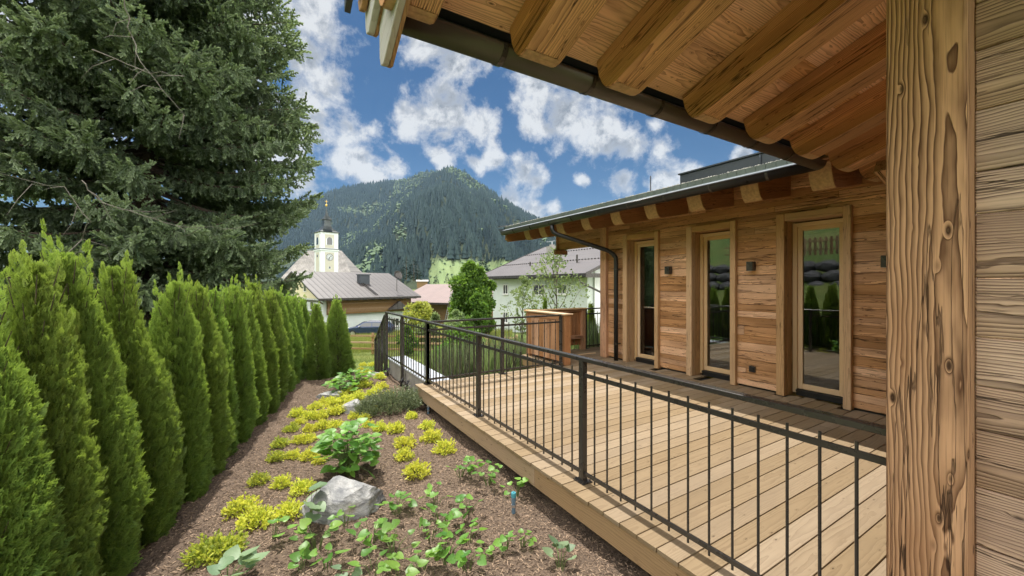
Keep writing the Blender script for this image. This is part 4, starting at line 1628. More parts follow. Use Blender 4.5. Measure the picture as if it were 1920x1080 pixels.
# ------------------------------------------------------------------ the big spruce
def spruce_spray(seed, n=7):
    """a hanging side shoot with its needle brushes, along +z, length 1"""
    g = np.random.default_rng(seed)
    v, f, tg = [], [], []

    def brush(b, d, L, w, t0, t1):
        d = np.asarray(d, float) / np.linalg.norm(d)
        x = np.cross(d, (.3, 1, .2))
        x /= np.linalg.norm(x)
        y = np.cross(d, x)
        for ax in (x, y):
            k = len(v)
            v.extend([b - ax * w * .45, b + d * L * .5 - ax * w, b + d * L * 1.0, b + d * L * .5 + ax * w, b + ax * w * .45])
            tg.extend([t0, t0, t1, t0, t0])
            f.append((k, k + 1, k + 2, k + 3))
            f.append((k, k + 2, k + 3, k + 4))
    for q in range(n):
        z = q / n
        sd_ = 1 if q % 2 else -1
        L = .40 * (1 - .55 * z) * g.uniform(.8, 1.2)
        brush(np.array((0, 0, z)), (sd_ * .8, g.normal(0, .25), .75), L, .075, -.06, .34)
    for q in range(4):
        brush(np.array((0, 0, q * .25)), (g.normal(0, .05), g.normal(0, .05), 1), .34, .085, -.08, .10 if q < 3 else .6)
    return np.array(v), f, np.array(tg)


SPC = P(270, 600, 12.6)                      # trunk position seen between the branches
sz = -.6
HT = 22.0


def sprad(z):
    t = np.clip((z - sz) / HT, 0, 1)
    return 4.42 * np.interp(t, (0, .06, .16, .30, .45, .56, .70, .85, 1), (.80, .88, .96, 1.03, 1.0, .90, .62, .30, .02))


spr = empty('spruce_tree', 'huge dark spruce with drooping branches and pale green tips behind the hedge', 'spruce', (SPC[0], SPC[1], sz))
g = np.random.default_rng(12)
mb = MB()
mb.tube([(0, 0, -.3), (0, 0, .5), (.05, 0, 5), (0, .05, 10), (0, 0, HT)], (.42, .33, .25, .15, .02), 12)
tmb = mb
bp, sp_pos, sp_dir, sp_sc, sp_t = [], [], [], [], []
zz = .5
todir = nrm((-SPC[0], -SPC[1], 0))
while zz < HT - .3:
    t = zz / HT
    for k in range(12 if t < .6 else 7):
        a = g.random() * 6.28
        dirv = np.array((math.cos(a), math.sin(a), 0))
        front = dirv @ todir
        if front < -.35 and g.random() < .7:
            continue
        L = float(sprad(zz + sz)) * g.uniform(.80, 1.06)
        z0 = zz + g.normal(0, .15)
        sag = -.16 - .13 * (1 - t) + g.normal(0, .05)
        pts = []
        m = 9
        bend = g.normal(0, .10)
        for q in range(m):
            s = q / (m - 1)
            side = np.array((-dirv[1], dirv[0], 0)) * bend * s * s * L
            pts.append(dirv * L * s + side + np.array((0, 0, z0 + L * (sag * s * 1.55 - sag * .95 * s ** 2.6 + .02 * s))))
        pts = np.array(pts)
        bp.append(pts)
        nb = int(26 + 19 * L / 5)
        for q in range(nb):
            s = .16 + .84 * (q + g.random()) / nb
            i = min(int(s * (m - 1)), m - 2)
            fr = s * (m - 1) - i
            c = pts[i] * (1 - fr) + pts[i + 1] * fr
            tang = nrm(pts[i + 1] - pts[i])
            sidev = np.array((-dirv[1], dirv[0], 0))
            sg = 1 if q % 2 else -1
            ll = (1.05 - .55 * s) * g.uniform(.6, 1.15) * (L / 5.2)
            # a side twig lying out flat, with sprays hanging from it
            tw = tang * .75 + sidev * sg * g.uniform(.5, 1.0) + np.array((0, 0, g.uniform(-.25, .1)))
            tw = nrm(tw)
            ns = max(2, int(ll / .16))
            for j in range(ns):
                u = (j + .4) / ns * ll
                cc = c + tw * u + np.array((0, 0, -.18 * u * u))
                last = j == ns - 1
                dd = tw * (.42 + .73 * last) + np.array((0, 0, -1.35 + 1.35 * last + (.5 if s > .85 else 0))) + g.normal(0, .25, 3)
                sp_pos.append(cc)
                sp_dir.append(dd)
                sp_sc.append(g.uniform(.26, .46))
                sp_t.append(np.clip(.06 + .30 * g.random() + (.25 if (s > .8 and g.random() < .6) else 0), 0, 1))
        # leading tip
        sp_pos.append(pts[-1] - dirv * .1); sp_dir.append(dirv + np.array((0, 0, .15))); sp_sc.append(.45); sp_t.append(.6)
    zz += .34 if t < .6 else .6
sp_pos, sp_dir, sp_sc, sp_t = np.array(sp_pos), np.array(sp_dir), np.array(sp_sc), np.array(sp_t)
print('spruce sprays', len(sp_pos))
parts = []
for k in range(3):
    sl_ = slice(k, None, 3)
    v, f, tg = spruce_spray(30 + k)
    parts.append(scatter(v, f, sp_pos[sl_], frames(sp_dir[sl_], rng.random(len(sp_pos[sl_])) * 6.28), sp_sc[sl_], sp_t[sl_], tg))
V, f, T = merge(parts)
print('spruce faces', sum(len(x) for x in f))
link('crown', mesh_np('crown', V, f, np.clip(T, 0, 1)), M['spruce'], spr)
mb = tmb
for p_ in bp:
    mb.tube(p_, np.linspace(.055, .010, len(p_)), 5, cap=False)
mb.build('trunk', M['bark'], spr)
# bare dead branches hanging in front
dead = [[(150, 335), (190, 380), (240, 395), (330, 425), (420, 430)], [(100, 500), (150, 450), (170, 415), (120, 350), (60, 345)], [(235, 0), (245, 70), (270, 130), (345, 215)], [(170, 90), (260, 130), (345, 143)], [(330, 290), (420, 380), (450, 395), (520, 420)],
        [(255, 300), (300, 340), (350, 390)], [(190, 5), (235, 25), (330, 90)], [(260, 460), (330, 480), (420, 497)], [(70, 230), (110, 270), (120, 290)], [(300, 110), (345, 95), (390, 115), (460, 135)]]
dd_ = [8.3, 8.4, 8.5, 8.2, 8.4, 8.3, 8.3, 8.2, 8.5, 8.2]
for pl, dep in list(zip(dead, dd_))[:4]:
    pts = np.array([P(x, y, dep + .25 * math.sin(i * 1.7)) for i, (x, y) in enumerate(pl)])
    fine = []
    for i in range(len(pts) - 1):
        for q in range(4):
            u = q / 4
            fine.append(pts[i] * (1 - u) + pts[i + 1] * u + g.normal(0, .02, 3))
    fine.append(pts[-1])
    fine = np.array(fine) - np.array((SPC[0], SPC[1], sz))
    mb = MB()
    mb.tube(fine, np.linspace(.012, .003, len(fine)), 6)
    for q in range(2, len(fine), 2):
        e = fine[q] + g.normal(0, .3, 3) + (0, 0, -.2)
        mid = (fine[q] + e) / 2 + g.normal(0, .06, 3)
        mb.tube([fine[q], mid, e], (.007, .005, .002), 4, cap=False)
    mb.build('bare_branch', M['deadwood'], spr)


# ------------------------------------------------------------------ broad-leaved trees and shrubs
def leaf_tree(name, p, h, w, mat, seed, label, cat='tree', n=4000, ls=.12, trunk=.1, clear=.2, lumps=9, gap=.0, group=None, round_=1.0, bark='bark'):
    g = np.random.default_rng(seed)
    t = empty(name, label, cat, p, 0, group)
    cl = []
    for k in range(lumps):
        a = g.random() * 6.28
        zt = clear + (1 - clear) * (k + .5) / lumps
        env = math.sin(math.pi * min(.97, max(.08, (zt - clear) / (1 - clear) * .82 + .16))) ** round_
        rr = w * env * g.uniform(.25, .85)
        cl.append((np.array((math.cos(a) * rr, math.sin(a) * rr, zt * h)), w * env * g.uniform(.30, .62) + .05 * w))
    pos, z = [], []
    for k in range(n):
        c, r = cl[g.integers(len(cl))]
        d = g.normal(size=3)
        d /= np.linalg.norm(d)
        pos.append(c + d * r * g.uniform(.35, 1.0) ** .6 * np.array((1, 1, .9)))
        z.append(d + g.normal(0, .6, 3))
    v, f = quadleaf(1, .33)
    V, ff, T = scatter(v, f, np.array(pos), frames(np.array(z), g.random(n) * 6.28), g.uniform(.6, 1.2, n) * ls, g.random(n))
    link('crown', mesh_np('crown', V, ff, T), mat, t)
    mb = MB()
    top = np.array((g.normal(0, .03) * h, g.normal(0, .03) * h, h * .85))
    mb.tube([(0, 0, -.2), (0, 0, h * clear * .6), top * .6, top], (trunk, trunk * .8, trunk * .45, trunk * .08), 8)
    for c, r in cl:
        s = np.array((0, 0, max(.05 * h, c[2] - .25 * h)))
        s[:2] = top[:2] * s[2] / h
        mb.tube([s, (s + c) / 2 + (0, 0, -.03 * h), c, c + nrm(c - s) * r * .6], (trunk * .4, trunk * .28, trunk * .16, trunk * .04), 5, cap=False)
    mb.build('trunk', M[bark], t, smooth=True)
    return t


def ground_at(px, d, dz=0.0):
    q = P(px, 600, d)
    return np.array((q[0], q[1], float(H(q[0], q[1])) + dz))


def tree_to(name, px, d, top_py, wpx, mat, seed, label, **k):
    p = ground_at(px, d)
    h = EYE - (top_py - HZ) / F * d - p[2]
    return leaf_tree(name, p, h, wpx / F * d, mat, seed, label, **k)


tree_to('leafy_tree', 880, 30, 496, 40, M['tree_leaf'], 1, 'dense bright green tree at the corner of the white house', n=13000, ls=.24, trunk=.16, clear=.12, lumps=22, round_=.6)
tree_to('leafy_tree', 912, 31, 517, 22, M['tree_leaf'], 2, 'darker green tree pressed against the left wall of the white house', n=6000, ls=.24, trunk=.14, clear=.1, lumps=14, round_=.5)
tree_to('leafy_tree', 893, 25, 552, 22, M['tree_leaf'], 3, 'young light green tree in front of the dense tree', n=4500, ls=.2, trunk=.08, clear=.1, lumps=12, round_=.7)
tree_to('young_tree', 1046, 15, 462, 62, M['pale_leaf'], 4, 'slender young tree with sparse pale leaves in front of the white house', n=1500, ls=.115, trunk=.045, clear=.28, lumps=17, round_=.8)
tree_to('young_tree', 980, 17, 518, 30, M['pale_leaf'], 5, 'small airy tree with pale leaves left of the wooden screen', n=900, ls=.12, trunk=.04, clear=.3, lumps=11, round_=.9)
tree_to('flowering_shrub', 782, 24, 571, 36, M['yellow_leaf'], 6, 'yellow leaved shrub behind the railing corner', cat='shrub', n=4200, ls=.16, trunk=.05, clear=.1, lumps=16, round_=.5)
tree_to('garden_shrub', 812, 23, 588, 26, M['pale_leaf'], 7, 'pale green shrub right of the yellow leaved shrub', cat='shrub', n=2600, ls=.15, trunk=.05, clear=.05, lumps=10)
tree_to('garden_shrub', 858, 22, 583, 30, M['pale_leaf'], 8, 'bluish green shrub below the dense bright tree', cat='shrub', n=2800, ls=.15, trunk=.05, clear=.05, lumps=10)
tree_to('garden_shrub', 866, 18, 612, 36, M['tree_leaf'], 9, 'low green shrub behind the second railing', cat='shrub', n=2600, ls=.13, trunk=.04, clear=.05, lumps=10)
tree_to('garden_shrub', 905, 12.5, 640, 24, M['pale_leaf'], 21, 'low silvery shrub beyond the middle of the second railing', cat='shrub', n=1500, ls=.07, trunk=.03, clear=.05, lumps=9)
tree_to('garden_shrub', 940, 14, 648, 26, M['tree_leaf'], 22, 'low fresh green shrub left of the wooden screen', cat='shrub', n=1500, ls=.08, trunk=.03, clear=.05, lumps=9)
tree_to('garden_shrub', 835, 14.5, 644, 24, M['leafy'], 23, 'low dark green shrub just beyond the railing corner post', cat='shrub', n=1500, ls=.09, trunk=.03, clear=.05, lumps=9)
tree_to('garden_shrub', 762, 20, 612, 18, M['tree_leaf'], 10, 'dark green shrub seen between the railing posts beyond the coping', cat='shrub', n=1600, ls=.13, trunk=.04, clear=.05, lumps=8)
# thujas beyond the screen
for i, (px, d, tp, wf, l) in enumerate(((1108, 11.5, 566, .72, 'slim thuja behind the railing right of the wooden screen'), (1022, 13, 555, .55, 'slim thuja tip showing above the wooden screen'))):
    p = ground_at(px, d)
    h = EYE - (tp - HZ) / F * d - p[2]
    t = empty('thuja', l, 'thuja', p, i * 2.0)
    t.scale = (wf, wf, h / 2.03)
    link('crown', TH_ME[2 + i], None, t)
    link('trunk', TR_ME, None, t)


def tuft(name, p, h, r, n, mat, seed, label, group, lean=.35):
    g = np.random.default_rng(seed)
    a = g.random(n) * 6.28
    rr = r * np.sqrt(g.random(n)) * .6
    pos = np.stack((np.cos(a) * rr, np.sin(a) * rr, np.zeros(n) - .02), 1)
    z = np.stack((np.cos(a) * lean * g.random(n), np.sin(a) * lean * g.random(n), np.ones(n)), 1)
    v = np.array([(-.018, 0, 0), (.018, 0, 0), (.014, .04, .55), (-.014, .04, .55), (0, .11, 1)])
    V, f, T = scatter(v, [(0, 1, 2, 3), (3, 2, 4)], pos, frames(z, g.random(n) * 6), g.uniform(.6, 1.1, n) * h, g.random(n))
    t = empty(name, label, 'plant', p, 0, group)
    link('foliage', mesh_np('foliage', V, f, T), mat, t)
    return t


tf_ = [(850, 9.6, 648, .3), (862, 10.4, 640, .3), (930, 9.2, 636, .32), (953, 9.6, 628, .3), (975, 10.5, 628, .3), (898, 10.0, 640, .28), (820, 10.5, 648, .25), (1000, 9.5, 640, .3), (1128, 10.5, 598, .35), (1150, 11.0, 600, .35), (1066, 10.2, 610, .3)]
ord2 = ['first', 'second', 'third', 'fourth', 'fifth', 'sixth', 'seventh', 'eighth']
row = sorted([t for t in tf_ if t[0] < 1030])
for i, (px, d, tp, r) in enumerate(sorted(tf_)):
    p = ground_at(px, d)
    h = EYE - (tp - HZ) / F * d - p[2]
    l = f'upright bushy perennial beyond the second railing, {ord2[i]} from the corner post' if px < 1030 else {1128: 'tall grass clump right of the slim thuja by the house', 1150: 'grass clump close to the house corner post', 1066: 'grassy clump behind the wooden screen'}[px]
    tuft('perennial', p, h, r, 420, M['juniper'] if i % 2 else M['pale_leaf'], 300 + i, l, 'perennials in the lower garden')
# low ground cover there
N = 9000
a = rng.random((N, 2))
gx, gy = 2.8 + a[:, 0] * 9, 8.2 + a[:, 1] * 6
pos = np.stack((gx, gy, H(gx, gy) + rng.random(N) * .22), 1)
v, f = quadleaf(1, .3)
V, ff, T = scatter(v, f, pos, frames(rng.normal(size=(N, 3)) + (0, 0, .8), rng.random(N) * 6), rng.uniform(.05, .13, N), rng.random(N))
tag(link('ground_cover', mesh_np('ground_cover', V, ff, T), M['tree_leaf']), 'low leafy ground cover in the lower garden', kind='stuff')
# meadow grass
N = 42000
pxs = rng.uniform(640, 960, N)
ds = 17.5 + rng.random(N) ** 1.3 * 29
xc = (pxs - 960) / F * ds
gx, gy = xc * CT + ds * ST, -xc * ST + ds * CT
pos = np.stack((gx, gy, H(gx, gy) - .02), 1)
v = np.array([(-.03, 0, 0), (.03, 0, 0), (0, .12, 1)])
V, ff, T = scatter(v, [(0, 1, 2)], pos, frames(np.stack((rng.normal(0, .25, N), rng.normal(0, .25, N), np.ones(N)), 1), rng.random(N) * 6), rng.uniform(.12, .4, N) * np.where(ds > 22, 1.5, .5), np.clip(rng.random(N) * .6 + .4 * sst(21, 26, ds), 0, 1))
tag(link('meadow_grass', mesh_np('meadow_grass', V, ff, T), M['grassblade']), 'tall meadow grass around the rail fence', kind='stuff')

# fence in the meadow
fa, fb = P(640, 600, 21.5), P(960, 600, 20.5)
fd = nrm((fb - fa) * (1, 1, 0))
fl = np.linalg.norm((fb - fa)[:2])
t = empty('rail_fence', 'three rail larch fence crossing the meadow', 'fence', (fa[0], fa[1], H(fa[0], fa[1])))
n = 6
off = np.array((fa[0], fa[1], float(H(fa[0], fa[1]))))
pp = []
for k in range(n + 1):
    q = fa + fd * fl * (k + .15) / n
    pp.append(np.array((q[0], q[1], -2.12)))
for q in pp:
    mb = MB()
    mb.box(q + (0, 0, .35), (.11, .11, 1.5), rot_z(math.atan2(fd[1], fd[0])), grain=2)
    o = mb.build('post', M['fence_wood'], t, origin=off); o.location = (0, 0, 0)
for z in (.95, .60, .27):
    mb = MB()
    for a_, b_ in zip(pp[:-1], pp[1:]):
        mb.beam(a_ + (0, 0, z) - np.array((-fd[1], fd[0], 0)) * .08, b_ + (0, 0, z) - np.array((-fd[1], fd[0], 0)) * .08, .04, .09)
    o = mb.build('rail', M['fence_wood'], t, origin=off); o.location = (0, 0, 0)


# ------------------------------------------------------------------ village houses
def wv(a, b, z=0.0):             # camera-frame direction -> world
    return np.array((a * CT + b * ST, -a * ST + b * CT, z))


UP = np.array((0, 0, 1.0))


class House:
    def __init__(self, name, label, L, e, d, length, cat='house'):
        self.L, self.e, self.d, self.len = np.asarray(L, float), nrm(e), nrm(d), length
        self.t = empty(name, label, cat, L)

    def p(self, s, q, z):
        return self.L + self.e * s + self.d * q + UP * z

    def part(self, mb, name, mat, parent=None, **k):
        o = mb.build(name, mat, parent or self.t, origin=self.L, **k)
        o.location = (0, 0, 0)
        return o

    def block(self, mb, s0, s1, q0, q1, z0, z1, tint=None):
        rot = np.stack((self.e, self.d, UP), 1)
        return mb.box(self.p((s0 + s1) / 2, (q0 + q1) / 2, (z0 + z1) / 2), (abs(s1 - s0), abs(q1 - q0), abs(z1 - z0)), rot, None, tint)

    def gable(self, mb, s, q0, q1, z0, zr, th, ze):
        """end wall with a gable point"""
        qm = (q0 + q1) / 2
        pts = [self.p(s, q0, z0), self.p(s, q1, z0), self.p(s, q1, ze), self.p(s, qm, zr), self.p(s, q0, ze)]
        mb.prism(pts, self.e * th)

    def roof(self, qe, qr, rise, th, mat, name='roof', s0=0.0, s1=None):
        s1 = self.len if s1 is None else s1
        sl = math.hypot(qr - qe, rise)
        mb = MB()
        for sg in (1, -1):
            a = lambda q, z, s: self.p(s, q if sg > 0 else 2 * qr - q, z)
            V = [a(qe, 0, s0), a(qe, 0, s1), a(qr, rise, s1), a(qr, rise, s0)]
            V += [v - UP * th for v in V]
            ln = s1 - s0
            wc = [(0, 0, 0), (ln, 0, 0), (ln, sl, 0), (0, sl, 0)] * 2
            mb.add(V, BOXF, wc, .5)
        return self.part(mb, name, mat)

    def hit(self, px, py, q=0.0):
        """where the sight line through a pixel meets the plane parallel to the eave at depth q"""
        o = np.array((0, 0, EYE))
        r = P(px, py, 1.0) - o
        k = np.dot(self.p(0, q, 0) - o, self.d) / np.dot(r, self.d)
        h = o + r * k - self.L
        return np.dot(h, self.e), h[2]

    def window(self, s0, s1, z0, z1, q, side=None, shutters=False):
        mb = MB()
        f = .08
        if side is None:
            for a in ((s0, s1, q - .05, q + .05, z0, z0 + f), (s0, s1, q - .05, q + .05, z1 - f, z1), (s0, s0 + f, q - .05, q + .05, z0 + f, z1 - f), (s1 - f, s1, q - .05, q + .05, z0 + f, z1 - f), ((s0 + s1) / 2 - .03, (s0 + s1) / 2 + .03, q - .045, q + .05, z0 + f, z1 - f)):
                self.block(mb, *a)
            self.block(mb, s0 - .06, s1 + .06, q - .14, q + .02, z0 - .07, z0 - .001)
        else:
            for a in ((side - .05, side + .05, s0, s1, z0, z0 + f), (side - .05, side + .05, s0, s1, z1 - f, z1), (side - .05, side + .05, s0, s0 + f, z0 + f, z1 - f), (side - .05, side + .05, s1 - f, s1, z0 + f, z1 - f)):
                self.block(mb, *a)
        w = self.part(mb, 'window', M['winframe'])
        mb = MB()
        if side is None:
            self.block(mb, s0 + f, s1 - f, q - .012, q + .03, z0 + f, z1 - f)
        else:
            self.block(mb, side - .012, side + .03, s0 + f, s1 - f, z0 + f, z1 - f)
        self.part(mb, 'pane', M['pane'], w)
        return w


# house with the brown seamed roof, below the church
h1 = House('village_house', 'house with a wide brown seamed metal roof, brown boards above a pale ground floor', W(-19.44, 40, EYE - 1.446), wv(.669, .743), wv(-.743, .669), 12.25)
h1.roof(0, 7.36, 2.94, .16, M['roof_seam'])
mb = MB(); h1.block(mb, .9, 11.4, 1.2, 13.5, -6, -.1); h1.part(mb, 'wall', M['white'])
mb = MB(); h1.gable(mb, .85, 1.2, 13.52, -.1, 2.35, .3, .3); h1.part(mb, 'gable', M['cream'])
mb = MB(); h1.gable(mb, 11.1, 1.2, 13.52, -.1, 2.35, .3, .3); h1.part(mb, 'gable', M['cream'])
mb = MB()
for k in range(10):
    h1.block(mb, 1.3, 11.35, .75, 1.19, -1.75 + k * .15, -1.605 + k * .15)
h1.part(mb, 'board_storey', M['house_wood'])
mb = MB()
h1.block(mb, -.02, 0.05, -.02, 7.2, -.4, -.17); h1.block(mb, 0, 12.25, -.06, .0, -.22, -.02)
for k in range(13):
    h1.block(mb, .5 + k * .92, .62 + k * .92, .05, 1.2, -.30, -.17)
h1.part(mb, 'eave_board', M['metal'])
sl = .3995
mb = MB(); h1.block(mb, 6.3, 7.5, 3.7, 4.5, 1.0, 2.55); h1.block(mb, 6.2, 7.6, 3.6, 4.6, 2.55, 2.65); h1.part(mb, 'chimney', M['box_metal'])
mb = MB()
for ds_ in (-.12, .12):
    mb.beam(h1.p(6.6 + ds_, .4, .4 * sl + .1), h1.p(6.6 + ds_, 3.7, 3.7 * sl + .1), .06, .06)
for k in range(12):
    q = .5 + k * .27
    h1.block(mb, 6.48, 6.72, q - .02, q + .02, q * sl + .09, q * sl + .13)
h1.part(mb, 'roof_ladder', M['metal'])
mb = MB()
mb.tube([h1.p(9.9, 1.6, .64), h1.p(9.9, 1.6, 2.2)], .035, 6)
V0 = h1.p(9.9, 1.45, 2.5)
mb.lathe([(.02, 0), (.35, .05), (.58, .16), (.56, .17), (.33, .07)], n=14)
mb.v[-1] = (mb.v[-1] @ np.stack((h1.e, nrm(np.cross(nrm(-h1.d + UP * .4), h1.e)), nrm(-h1.d + UP * .4)), 0)) + V0
h1.part(mb, 'satellite_dish', M['metal'])
mb = MB()
pts = [h1.p(8.1, .2, -1.5), h1.p(10.7, .2, -1.5), h1.p(9.5, .2, -.55)]
mb.prism(pts, h1.d * .5)
h1.part(mb, 'porch_gable', M['roof_seam'])
mb = MB()
mb.prism([h1.p(-1.3, 1.5, -2.3), h1.p(.88, 1.5, -1.55), h1.p(.88, 1.5, -1.45), h1.p(-1.3, 1.5, -2.2)], h1.d * 5.0)
h1.part(mb, 'canopy_roof', M['metal'])
for (q0, q1, z0, z1) in ((3.2, 4.2, -1.35, -.15), (7.6, 8.6, -1.35, -.15), (5.2, 6.0, .6, 1.5)):
    h1.window(q0, q1, z0, z1, 0, side=.84)
h1.window(8.9, 9.9, -3.6, -2.6, 1.19)
mb = MB()
for k in range(3):
    mb.beam(h1.p(.2, .3, -.3 - k * .001), h1.p(.9, 1.2, -.6), .1, .1)
h1.part(mb, 'bracket', M['house_wood'])

# white house on the right
h2 = House('village_house', 'tall white rendered house under a wide ribbed grey roof, behind the wooden screen', W(-3.57, 41, EYE + .77), wv(.537, -.845), wv(.845, .537), 16.1)
h2.roof(0, 8.71, 3.5, .16, M['roof_rib'])
mb = MB(); h2.block(mb, 1.5, 15.2, 1.0, 16.4, -8.2, -.05); h2.part(mb, 'wall', M['white'])
mb = MB(); h2.gable(mb, 1.45, 1.0, 16.42, -.05, 2.95, .3, .35); h2.part(mb, 'gable', M['white']); mb = MB(); h2.gable(mb, 14.95, 1.0, 16.42, -.05, 2.95, .3, .35); h2.part(mb, 'gable', M['white'])
mb = MB(); h2.block(mb, 15.26, 15.35, 1.6, 8.0, -8.2, .3); h2.part(mb, 'side_wall', M['whitesun'])  # sunlit gable face, the sun painted in by the brighter render
mb = MB(); h2.block(mb, 0, 16.1, -.08, .0, -.24, -.02); h2.block(mb, 16.1, 16.16, -.04, 8.7, -.3, .0)
mb2 = mb
h2.part(mb, 'gutter', M['metal'])
mb = MB()
mb.prism([h2.p(16.105, 0, -.18), h2.p(16.105, 8.71, 3.32), h2.p(16.105, 8.71, 3.55), h2.p(16.105, 0, .05)], h2.e * .06)
h2.part(mb, 'verge_board', M['metal']); mb = MB()
mb.prism([h2.p(-.065, 0, -.18), h2.p(-.065, 8.71, 3.32), h2.p(-.065, 8.71, 3.55), h2.p(-.065, 0, .05)], h2.e * .06)
h2.part(mb, 'verge_board', M['metal'])
mb = MB()
for k in range(40):
    h2.block(mb, .3 + k * .4, .42 + k * .4, .02, .95, -.28, -.165)
h2.part(mb, 'eave_rafters', M['metal'])
sp2 = 3.5 / 8.71
for qq in (2.9, 5.8):
    mb = MB()
    for k in range(44):
        h2.block(mb, .25 + k * .36, .37 + k * .36, qq, qq + .1, qq * sp2 + .02, qq * sp2 + .10)
    h2.part(mb, 'snow_guard', M['metal'])
s, z = h2.hit(1035, 470, 6.6)
mb = MB(); h2.block(mb, s - .45, s + .45, 6.2, 7.0, 2.2, z + 0.45); h2.block(mb, s - .2, s + .2, 6.4, 6.8, z + .45, z + .62); h2.part(mb, 'chimney', M['concrete'])
mb = MB()
h2.block(mb, s - .9, s + 1.1, 6.57, 6.63, z + .95, z + 1.0); h2.block(mb, s - .03, s + .03, 6.57, 6.63, z + .6, z + .95); h2.part(mb, 'chimney_cap', M['alu'])
for (px, py) in ((994, 500), (1082, 488)):
    s, z = h2.hit(px, py, 2.4)
    mb = MB(); mb.tube([h2.p(s, 2.4, .9), h2.p(s, 2.4, z + .45)], .07, 8); h2.part(mb, 'vent_pipe', M['metal'])
for (xa, xb, ya, yb) in ((944, 953, 533, 552), (1000, 1022, 533, 554), (1046, 1064, 533, 552), (944, 953, 584, 606), (1000, 1022, 588, 608)):
    s0, z1 = h2.hit(xa, ya, 1.0)
    s1, z0 = h2.hit(xb, yb, 1.0)
    h2.window(s0, s1, z0, z1, .98)
s0, z1 = h2.hit(1086, 518, .0)
mb = MB()
mb.tube([h2.p(s0, .0, -.2), h2.p(s0, .0, -.5), h2.p(s0 + .25, .2, -.75), h2.p(s0 + 1.2, .85, -1.3), h2.p(s0 + 1.35, .93, -1.7), h2.p(s0 + 1.35, .93, -8)], .07, 8)
h2.part(mb, 'downpipe', M['metal'])

# house with the faded red roof
a_, b_ = P(738, 566, 56), P(905, 569, 50)
h3 = House('village_house', 'low farmhouse with a faded red roof and brown board wall, beyond the brown roof', (a_[0], a_[1], -.85), (b_ - a_) * (1, 1, 0), np.cross(UP, nrm((b_ - a_) * (1, 1, 0))), float(np.linalg.norm((b_ - a_)[:2])))
h3.roof(0, 7.5, 2.45, .18, M['roof_pink'])
mb = MB(); h3.block(mb, .8, h3.len - .8, 1.3, 13.5, -5, -.05); h3.part(mb, 'wall', M['house_wood'])
mb = MB(); h3.gable(mb, .9, 1.3, 13.5, -.05, 1.95, .2, .3); h3.part(mb, 'gable', M['house_wood']); mb = MB(); h3.gable(mb, h3.len - 1.1, 1.3, 13.5, -.05, 1.95, .2, .3); h3.part(mb, 'gable', M['house_wood'])
for px in (757, 800):
    s, z = h3.hit(px, 580, 1.2)
    mb = MB(); h3.block(mb, s - .35, s + .35, 1.0, 1.29, -5, -.2); h3.part(mb, 'pier', M['chwhite'])
mb = MB(); h3.block(mb, 0, h3.len, -.1, -.01, -.25, -.03); h3.part(mb, 'gutter', M['metal'])
s, z = h3.hit(840, 550, 0)
mb = MB()
for ds_ in (-.16, .16):
    mb.beam(h3.p(s - .3 + ds_, -.7, -4), h3.p(s + .3 + ds_, .5, 1.4), .07, .07)
for k in range(20):
    u = k / 20
    mb.beam(h3.p(s - .3 - .16 + .6 * u, -.7 + 1.2 * u, -4 + 5.4 * u), h3.p(s - .3 + .16 + .6 * u, -.7 + 1.2 * u, -4 + 5.4 * u), .05, .05)
h3.part(mb, 'ladder', M['alu'])
mb = MB()
c0 = h3.p(s + .5, 3.2, 2.55)
mb.lathe([(.03, 0), (.3, .05), (.52, .15), (.5, .16)], n=14)
mb.v[-1] = (mb.v[-1] @ np.stack((h3.e, nrm(np.cross(nrm(-h3.d + UP * .3), h3.e)), nrm(-h3.d + UP * .3)), 0)) + c0
mb.tube([h3.p(s + .5, 3.25, 1.0), h3.p(s + .5, 3.25, 2.6)], .04, 6)
h3.part(mb, 'satellite_dish', M['red'])

# tiny house at the foot of the meadow
q = P(788, 531, 360)
h4 = House('village_house', 'tiny distant house with a pale roof below the sunny meadow', (q[0] - 4, q[1], q[2] + 1.6), wv(1, .2), wv(-.2, 1), 11)
h4.roof(0, 4, 1.6, .2, M['roof_shingle'])
mb = MB(); h4.block(mb, .8, 10.2, .8, 7.2, -6, -.1); h4.part(mb, 'wall', M['house_wood'])

# ------------------------------------------------------------------ church
cc = W((612 - 960) / F * 120, 120, 0)
ca = TH + R(0)
c_ = House('church', 'village church with a yellow and white tower, dark onion spire and clock', (cc[0], cc[1], -7), wv(.707, .707), wv(-.707, .707), 1, 'church')
sd2 = 2.52


def zpy(py, d=120):
    return EYE - (py - HZ) / F * d + 7


mb = MB(); c_.block(mb, -sd2, sd2, -sd2, sd2, 0, zpy(437)); c_.part(mb, 'tower', M['chwhite'])
mb = MB()
for (z0, z1) in ((zpy(540), zpy(474)), (zpy(466), zpy(441))):
    for (nx, ny) in ((0, -1), (-1, 0)):
        w = 1.3
        if nx:
            c_.block(mb, -sd2 - .03, -sd2 + .1, -w, w, z0, z1)
        else:
            c_.block(mb, -w, w, -sd2 - .03, -sd2 + .1, z0, z1)
c_.part(mb, 'tower_panel', M['chyellow'])
mb = MB()
c_.block(mb, -sd2 - .22, sd2 + .22, -sd2 - .22, sd2 + .22, zpy(471), zpy(468.5)); c_.part(mb, 'cornice', M['chwhite'])
mb = MB()
c_.block(mb, -sd2 - .28, sd2 + .28, -sd2 - .28, sd2 + .28, zpy(468.4), zpy(467.3)); c_.part(mb, 'cornice_cover', M['spire'])


